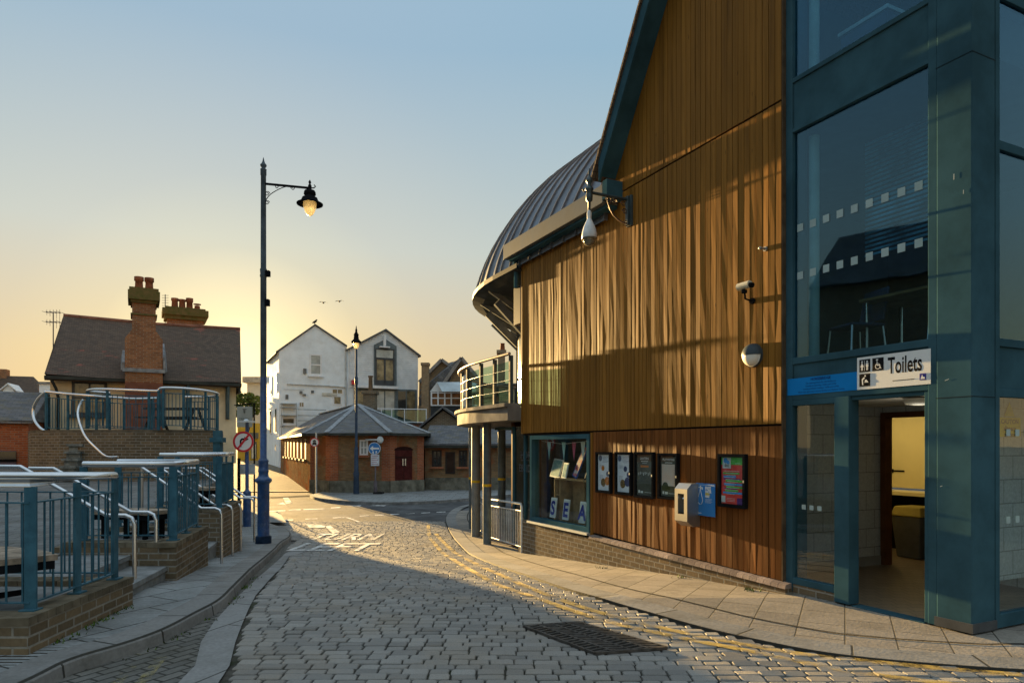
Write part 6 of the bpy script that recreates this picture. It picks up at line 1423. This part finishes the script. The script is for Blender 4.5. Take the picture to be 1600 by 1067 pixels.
# brick chimney behind the balcony
bc=thing('brick_chimney_stack','brick chimney with round pot seen above the balcony handrail','chimney',P(783,640,50)); a=MB(); a.box((P(778,0,50).x,50,1),(P(789,0,50).x,51,P(0,551,50).z)); a.box((P(776,0,50).x,49.8,P(0,552,50).z),(P(791,0,50).x,51.2,P(0,547,50).z)); a.build('stack',brick_far,bc); a=MB(); a.lathe((P(785,0,50).x,50.5,0),[(.2,P(0,547,50).z),(.15,P(0,536,50).z),(.2,P(0,535,50).z)],10); a.build('chimney_pot',pot,bc)
bh=thing('brick_building_behind','brown brick building seen through the glass balcony','building',P(770,680,48)); a=MB(); a.box((P(742,0,48).x,48.5,-.6),(12,60,P(0,600,48).z)); a.build('wall',brick_far,bh); a=MB(); a.box((P(741,0,48).x,48.3,P(0,600,48).z),(12,60,P(0,598,48).z)); a.build('parapet',stone,bh)
# alley end: cream building, yellow shop, hanging sign
ae=thing('cream_corner_building','tall cream building with cornice at the far end of the alley','building',P(400,727,72))
x0_,x1_=P(386,0,72).x,P(440,0,72).x; a=MB(); a.box((x0_,72,0),(x1_+4,80,P(0,598,72).z)); a.build('wall',M('pale_cream',(.62,.56,.46),.8,0,.08,1,.1),ae); a=MB(); a.box((x0_-.35,71.6,P(0,598,72).z),(x1_+4,80,P(0,589,72).z)); a.build('cornice',M('cornice_stone',(.45,.40,.33),.8),ae)
ys_=thing('yellow_fronted_shop','yellow painted low shop front at the end of the alley','shop',P(385,727,66)); a=MB(); a.box((P(371,0,66).x,66,.2),(P(403,0,66).x,71,P(0,661,66).z)); a.build('wall',M('ochre_paint',(.50,.33,.05),.7,0,.1,2,.05),ys_); a=MB(); a.box((P(369,0,66).x,65.8,P(0,685,66).z),(P(404,0,66).x,65.98,P(0,676,66).z)); a.box((P(393,0,66).x,65.9,.4),(P(401,0,66).x,65.99,P(0,690,66).z)); a.build('shop_window',M('shop_dark',(.07,.08,.08),.3),ys_)
a=MB(); a.box((P(394,0,66).x,65.85,P(0,716,66).z),(P(400,0,66).x,65.89,P(0,694,66).z)); a.build('door_frame',M('sign_cream',(0,0,0)),ys_)
ps=thing('pub_sign','grey hanging sign board with faded lettering near the cottage corner','sign',P(382,668,26)); a=MB(); p0,p1=P(370,667,26),P(393.5,635,26); a.box((p0.x,26,p0.z),(p1.x,26.07,p1.z)); a.build('board',M('sign_grey',(.30,.34,.33),.5,0,.05,3,0),ps)
a=MB(); textmb(a,'TRINITY',.11,((p0.x+p1.x)/2,25.985,P(0,656,26).z),(1,0,0),(0,0,1)); a.tube([Vector(((p0.x+p1.x)/2,25.98,P(0,645,26).z)),Vector(((p0.x+p1.x)/2,25.98,P(0,640,26).z))],.03,5); a.tube([P(379,639,25.98),P(385,639,25.98)],.012,5); a.build('lettering',M('faded_ink',(.12,.14,.14),.6),ps); a=MB(); a.tube([P(366,633,26.03),P(398,630,26.03)],.02,6); a.tube([Vector((p0.x+.1,26.03,p1.z)),Vector((p0.x+.1,26.03,P(0,632.5,26).z))],.012,5); a.tube([Vector((p1.x-.1,26.03,p1.z)),Vector((p1.x-.1,26.03,P(0,631,26).z))],.012,5); a.tube([P(397,630,26.03),(P(397,0,26).x,26.03,g(26))],.03,6); a.build('hanger',black,ps)
# buildings behind the camera on the left, reflected in the tower glass
nbm=thing('street_building','brick building across the street reflected in the tower glass','building',(-19,5,0)); a=MB(); a.box((-24,-8,-.5),(-15,12,7.2)); a.build('wall',brick_far,nbm); a=MB(); a.prism([(-24.3,-8,7.2),(-14.7,-8,7.2),(-19.5,-8,10.2)],(0,20,0)); a.build('roof',slate,nbm)
# ================================================================ STREET FURNITURE
def lamp(base,scale,lab,arm=True):
    b=Vector(base); th=thing('street_lamp',lab,'street lamp',b,'street lamps')
    return th
d=14.0; b=Vector((P(411.5,0,d).x,d,g(d)+.1)); L1=thing('street_lamp','tall blue and grey street lamp with scrolled arm and hanging lantern on the left pavement','street lamp',b)
zt=lambda py:P(0,py,d).z
a=MB(); B0=(b.x,b.y,0)
a.lathe(B0,[(.155,b.z),(.155,zt(846)),(.135,zt(844)),(.135,zt(840)),(.125,zt(838)),(.118,zt(836)),(.118,zt(756)),(.125,zt(755)),(.165,zt(752)),(.165,zt(748)),(.12,zt(746)),(.10,zt(743)),(.095,zt(738)),(.11,zt(736)),(.10,zt(734)),(.095,zt(722)),(.105,zt(720)),(.09,zt(718)),(.066,zt(716)),(.064,zt(600)),(.062,zt(590))],24); a.build('lower_post',bluepost,L1)
a=MB(); a.lathe(B0,[(.155+.003,b.z),(.158,zt(838)),(.13,zt(836.5))],24); a.build('base_collar',M('navy_base',(.015,.03,.06),.5,0,.3,6,.2),L1)
a=MB(); a.lathe(B0,[(.062,zt(590)),(.060,zt(434)),(.07,zt(432)),(.07,zt(430)),(.062,zt(428)),(.07,zt(421)),(.056,zt(419)),(.052,zt(275)),(.06,zt(274)),(.06,zt(266)),(.065,zt(265)),(.05,zt(264)),(.035,zt(263)),(.06,zt(260)),(.065,zt(258)),(.035,zt(255)),(.02,zt(252)),(.004,zt(246))],20); a.build('upper_post',M('upper_post_grey',(.075,.10,.12),.45,.1,.2,4,.05),L1)
a=MB(); e=P(484,294,13.9); e0=Vector((b.x,b.y,zt(287))); a.tube([e0,Vector(e)],.025,8); a.build('arm',black,L1)
a=MB(); dv=(Vector((e.x,e.y,0))-Vector((b.x,b.y,0))).normalized()
def ap(px,py): f=(px-413)/(484-413); p=e0.lerp(Vector(e),f); return Vector((p.x,p.y,zt(py)))
a.tube(cr([ap(416,317),ap(418,311),ap(424,304),ap(436,297),ap(448,293),ap(460,293)],5),.009,5)
for px,py,r,fl in ((419,303,.05,1),(434,292.5,.045,1),(458,296,.045,-1),(419,317,.045,1)): scroll(a,ap(px,py),r,dv,Zv,fl=fl)
a.build('scrollwork',black,L1)
a=MB(); E0=(e.x,e.y,0); a.lathe(E0,[(.004,zt(284)),(.03,zt(288)),(.015,zt(290)),(.035,zt(293)),(.04,zt(297)),(.03,zt(299)),(.10,zt(301)),(.115,zt(303)),(.12,zt(307)),(.10,zt(308)),(.10,zt(310)),(.15,zt(312)),(.17,zt(316)),(.19,zt(318)),(.262,zt(321)),(.26,zt(322.5)),(.13,zt(318.5))],24); a.tube([Vector(e),Vector(e)+dv*.09,Vector(e)+dv*.12+Zv*.03,Vector(e)+dv*.09+Zv*.06],.012,6); a.build('lantern_hood',black,L1)
a=MB(); a.lathe(E0,[(.13,zt(319)),(.128,zt(326)),(.10,zt(333)),(.06,zt(338)),(.01,zt(340.5))],20)
mm,ntx,px_,_=newmat('lantern_glass'); px_.inputs['Base Color'].default_value=(.95,.85,.6,1); px_.inputs['Roughness'].default_value=.25; px_.inputs['Transmission Weight'].default_value=.75
px_.inputs['Transmission Weight'].default_value=.25; tl_=N(ntx,'ShaderNodeBsdfTranslucent'); tl_.inputs[0].default_value=(.80,.78,.68,1); ms_=N(ntx,'ShaderNodeMixShader'); ms_.inputs[0].default_value=.45; ntx.links.new(px_.outputs[0],ms_.inputs[1]); ntx.links.new(tl_.outputs[0],ms_.inputs[2]); ntx.links.new(ms_.outputs[0],_.inputs[0])
a.build('lantern_glass',mm,L1)
a=MB(); a.box((b.x+.05,b.y-.05,zt(432)),(b.x+.13,b.y+.05,zt(427)+.05)); a.box((b.x+.05,b.y-.06,zt(478)),(b.x+.12,b.y+.05,zt(468))); a.build('junction_box',black,L1)
d=31.0; b=Vector((P(560.5,0,d).x,d-.5,g(d)+.08)); z2=lambda py:P(0,py,d-.5).z; L2=thing('street_lamp','slim blue grey street lamp with upright lantern in front of the corner building','street lamp',b)
a=MB(); B0=(b.x,b.y,0); a.lathe(B0,[(.13,b.z),(.12,z2(745)),(.14,z2(740)),(.10,z2(736)),(.09,z2(700)),(.06,z2(698)),(.055,z2(602)),(.075,z2(600)),(.075,z2(590)),(.05,z2(588)),(.045,z2(545))],16); a.build('post',M('post_slate_blue',(.05,.075,.12),.45,.1,.2,4,.05),L2)
a=MB(); a.lathe(B0,[(.22,z2(535.5)),(.23,z2(534)),(.12,z2(530)),(.10,z2(524)),(.12,z2(523)),(.05,z2(519)),(.045,z2(515)),(.03,z2(514)),(.01,z2(509))],14); a.build('lantern_hood',black,L2)
a=MB(); a.lathe(B0,[(.05,z2(545)),(.11,z2(541)),(.13,z2(536))],12); a.build('lantern_glass',mm,L2)
# no right turn sign
d=16.6; b=Vector(gp(386.5,822,.1)); d=b.y; px0=383.5
sp=thing('no_right_turn_sign','round no right turn sign with a red ring on a blue post','road sign',b); zs3=lambda py:P(0,py,d).z; bx_=P(px0,0,d).x+.04
a=MB(); a.lathe((bx_,d,0),[(.10,b.z),(.10,zs3(770)),(.10,zs3(768)),(.055,zs3(766)),(.045,zs3(764)),(.043,zs3(656))],16); a.build('post',bluepost,sp)
c_=Vector((P(382.2,0,d).x,d-.08,zs3(690))); r=16.3*d/F; nY=Vector((0,-1,0))
a=MB(); a.disc(c_,r,nY,.008,40); a.build('plate',signwhite,sp)
a=MB(); ringmb(a,c_+nY*.009,nY,r*.80,r*1.0,.003,40); dd_=Vector((.62,0,.78)).normalized(); a.beam(c_+nY*.013-dd_*r*.82,c_+nY*.013+dd_*r*.82,.05*r/.25,.003,up=(0,1,0)); a.build('red_ring',signred,sp)
a=MB(); s_=r
def A_(u,v_): return c_+nY*.0105+Vector((u*s_,0,v_*s_))
for poly in ([(-.34,-.50),(-.18,-.50),(-.18,.05),(-.34,.05)],[(-.34,.05),(-.18,.05),(-.10,.16),(.1,.16),(.1,.34),(-.14,.34),(-.30,.22)],[(.1,.02),(.52,.25),(.1,.48)]): a.prism([A_(u,v_) for u,v_ in poly],(0,-.0015,0))
a.build('turn_arrow',signblack,sp)
a=MB(); a.box((bx_-.17,d-.25,zs3(660)),(bx_+.17,d+.12,zs3(657.5))); a.sphere((bx_,d-.05,zs3(657.5)),.07,10,(1,1,.7)); a.build('lamp_head',M('lamp_white',(.55,.62,.66),.4),sp)
ws=thing('white_sign_back','plain white rectangular sign plate behind the blue sign post','sign',gp(386,800)); d4=21; a=MB(); p0,p1=P(375,741,d4),P(398,725,d4); a.box((p0.x,d4,p0.z),(p1.x,d4+.03,p1.z)); a.build('plate',M('pale_blue_white',(.52,.60,.66),.5),ws); a=MB(); a.tube([(P(372,0,d4).x,d4+.06,g(d4)),(P(372,0,d4).x,d4+.06,P(0,716,d4).z)],.05,8); a.tube([(p0.x-.02,d4+.04,p0.z+.15),(P(372,0,d4).x,d4+.06,p0.z+.15)],.02,6); a.build('post',black,ws)
# signs in front of corner building
d=31; b=Vector((P(494,0,d).x,d,g(d)+.08)); s3=thing('weight_restriction_sign','small round red ringed vehicle sign on a grey post at the alley corner','road sign',b)
a=MB(); a.tube([b,(b.x,b.y,P(0,676,d).z)],.04,8); a.build('post',galv,s3)
c_=Vector((P(492,0,d).x,d-.07,P(0,691,d).z)); r=7.3*d/F; a=MB(); a.disc(c_,r,nY,.008,28); a.build('plate',signwhite,s3)
a=MB(); ringmb(a,c_+nY*.009,nY,r*.82,r,.003,28); a.build('red_ring',signred,s3)
a=MB(); B_=lambda u0,v0,u1,v1:a.box((c_.x+u0*r,c_.y-.014,c_.z+v0*r),(c_.x+u1*r,c_.y-.0095,c_.z+v1*r))
B_(-.4,-.45,.4,-.05); B_(-.45,-.6,-.25,-.4); B_(.25,-.6,.45,-.4); B_(-.3,.0,.3,.12); B_(-.35,.2,.35,.4); B_(-.15,.4,.15,.55); a.build('vehicle_symbol',signblack,s3)
b=Vector((P(586.5,0,d-.3).x,d-.3,g(d)+.08)); s4=thing('blue_direction_sign','round blue sign with a white arrow above a small white notice on a thin post','road sign',b); z4=lambda py:P(0,py,d-.3).z
a=MB(); a.lathe((b.x,b.y,0),[(.08,b.z),(.08,z4(752)),(.035,z4(750)),(.03,z4(690))],10); a.build('post',M('post_brown_grey',(.14,.12,.13),.6),s4)
c_=Vector((P(585.5,0,d-.3).x,d-.38,z4(700.5))); r=9.7*(d-.3)/F; a=MB(); a.disc(c_,r,nY,.008,30); a.build('plate',signblue,s4)
a=MB(); ringmb(a,c_+nY*.009,nY,r*.92,r*.99,.002,30)
for poly in ([(-.75,0),(-.2,.42),(-.2,.14),(.75,.14),(.75,-.14),(-.2,-.14),(-.2,-.42)],[(-.3,-.45),(-.3,-.75),(-.1,-.85),(-.1,-.45)],[(.2,-.4),(.2,-.8),(.4,-.7),(.4,-.4)]): a.prism([c_+nY*.009+Vector((u*r,0,v_*r)) for u,v_ in poly],(0,-.002,0))
a.build('white_arrow',signwhite,s4)
a=MB(); p0,p1=P(580,727.5,d-.3),P(593,710,d-.3); a.box((p0.x,d-.38,p0.z),(p1.x,d-.37,p1.z)); a.build('notice_plate',M('pale_notice',(.60,.66,.72),.5),s4)
a=MB(); 
for k in range(5): a.box((p0.x+.03,d-.383,p1.z-.07-.09*k),(p1.x-.05-.06*(k%2),d-.3805,p1.z-.05-.09*k))
a.build('notice_lines',M('red_ink',(.35,.05,.12),.5),s4)
a=MB(); c_=P(594,687,d); a.sphere(c_,.15,14,(1,.5,1.15)); a.tube([c_+Vector((-.7,.2,0)),c_],.04,8); tag(a.build('wall_floodlight',M('flood_white',(.62,.68,.70),.4)),'small round white floodlight high on the corner building wall','lamp')
a=MB(); a.box((P(584,0,30.6).x,30.4,g(30)+.08),(P(598,0,30.6).x,30.9,g(30)+.16)); tag(a.build('base_pad',M('black_rubber',(.03,.03,.03),.8)),'low black rubber pad at the foot of the blue sign post','sign base')
# bird on the ridge and gulls
def bird(c_,sp_,lab,fly=True,rot=0):
    c_=Vector(c_); nm=M('gull_dark',(.06,.055,.05),.7); mb=MB()
    body=[c_+Vector((-.22,0,.02)),c_+Vector((-.10,0,0)),c_+Vector((.06,0,.01)),c_+Vector((.18,0,.05)),c_+Vector((.27,0,.04))]
    mb.tube(body,[.02,.07,.08,.05,.01],8)
    o=mb.build('gull_body' if 0 else 'gull',nm); 
    return o
def gull(px,py,d,span,lab,tilt,grp='gulls in flight'):
    c_=P(px,py,d); mb=MB(); n=8
    mb.tube([c_+Vector((0,-.35,-.02)),c_+Vector((0,-.2,0)),c_+Vector((0,.05,0)),c_+Vector((0,.3,.0))],[.02,.07,.09,.02],8)
    for s_ in (-1,1):
        pts=[(0,0),(.22,.13),(.5,.20+tilt*s_),(1,.06+tilt*s_*1.5)]
        vs=[]
        for u,z in pts: vs+= [c_+Vector((s_*u*span/2,-.12+.1*u,z*span*.5)),c_+Vector((s_*u*span/2,.12+.12*u*(1 if u<1 else 0),z*span*.5+.015))]
        mb.add(vs+[v_+Zv*.012 for v_ in vs],[(0,2,3,1),(2,4,5,3),(4,6,7,5),(8,9,11,10),(10,11,13,12),(12,13,15,14),(0,8,10,2),(2,10,12,4),(4,12,14,6),(1,3,11,9),(3,5,13,11),(5,7,15,13)])
    tag(mb.build('gull',M('gull_dark',(.06,.055,.05),.7)),lab,'bird',grp)
gull(505,473,70,.85,'left one of two gulls gliding in the sky above the white gable',-.05); gull(530,471,70,.85,'right one of two gulls gliding in the sky above the white gable',.05)
c_=WF((gA,.2,zA+.14)); mb=MB(); mb.tube([c_+Vector((-.18,0,.12)),c_+Vector((-.05,0,.16)),c_+Vector((.1,0,.25)),c_+Vector((.17,0,.36)),c_+Vector((.24,0,.36))],[.02,.09,.09,.05,.01],8); mb.tube([c_+Vector((0,.03,.14)),c_+Vector((.0,.03,-.02))],.012,5); mb.tube([c_+Vector((0.04,-.03,.14)),c_+Vector((.04,-.03,-.02))],.012,5); tag(mb.build('perched_gull',MATS['gull_dark']),'gull perched on the peak of the white rendered gable','bird')
# weeds along wall bases
wd=M('weed_green',(.07,.12,.02),.6,0,.3,5,0,island=.4); mb=MB(); rd=random.Random(3)
def tuft(c_,n,h):
    for k in range(n):
        an=rd.uniform(0,6.28); l=h*rd.uniform(.4,1); c0=Vector(c_)+Vector((rd.gauss(0,.04),rd.gauss(0,.04),0)); t_=c0+Vector((math.cos(an)*l*.7,math.sin(an)*l*.7,l)); s_=Vector((-math.sin(an),math.cos(an),0))*.008
        mb.add([c0-s_,c0+s_,t_],[(0,1,2)])
for px,py,h in ((942,888,.05),(1066,903,.05),(1170,922,.07),(1178,924,.05),(1505,985,.06)): tuft(gp(px,py),16,h)
for k in range(26): y=rd.uniform(5.2,9); tuft((klx(y)+.05,y,g(y)-.01),7,.035)
for k in range(16): y=rd.uniform(5.2,6.4); tuft((fx(y)+.09,y,g(y)+.1),6,.035)
o=mb.build('weeds',wd,recalc=False); tag(o,'small green weeds growing along the kerb and wall bases','weeds',kind='stuff')
for o in bpy.data.objects:
    if '_o' in o: del o['_o']
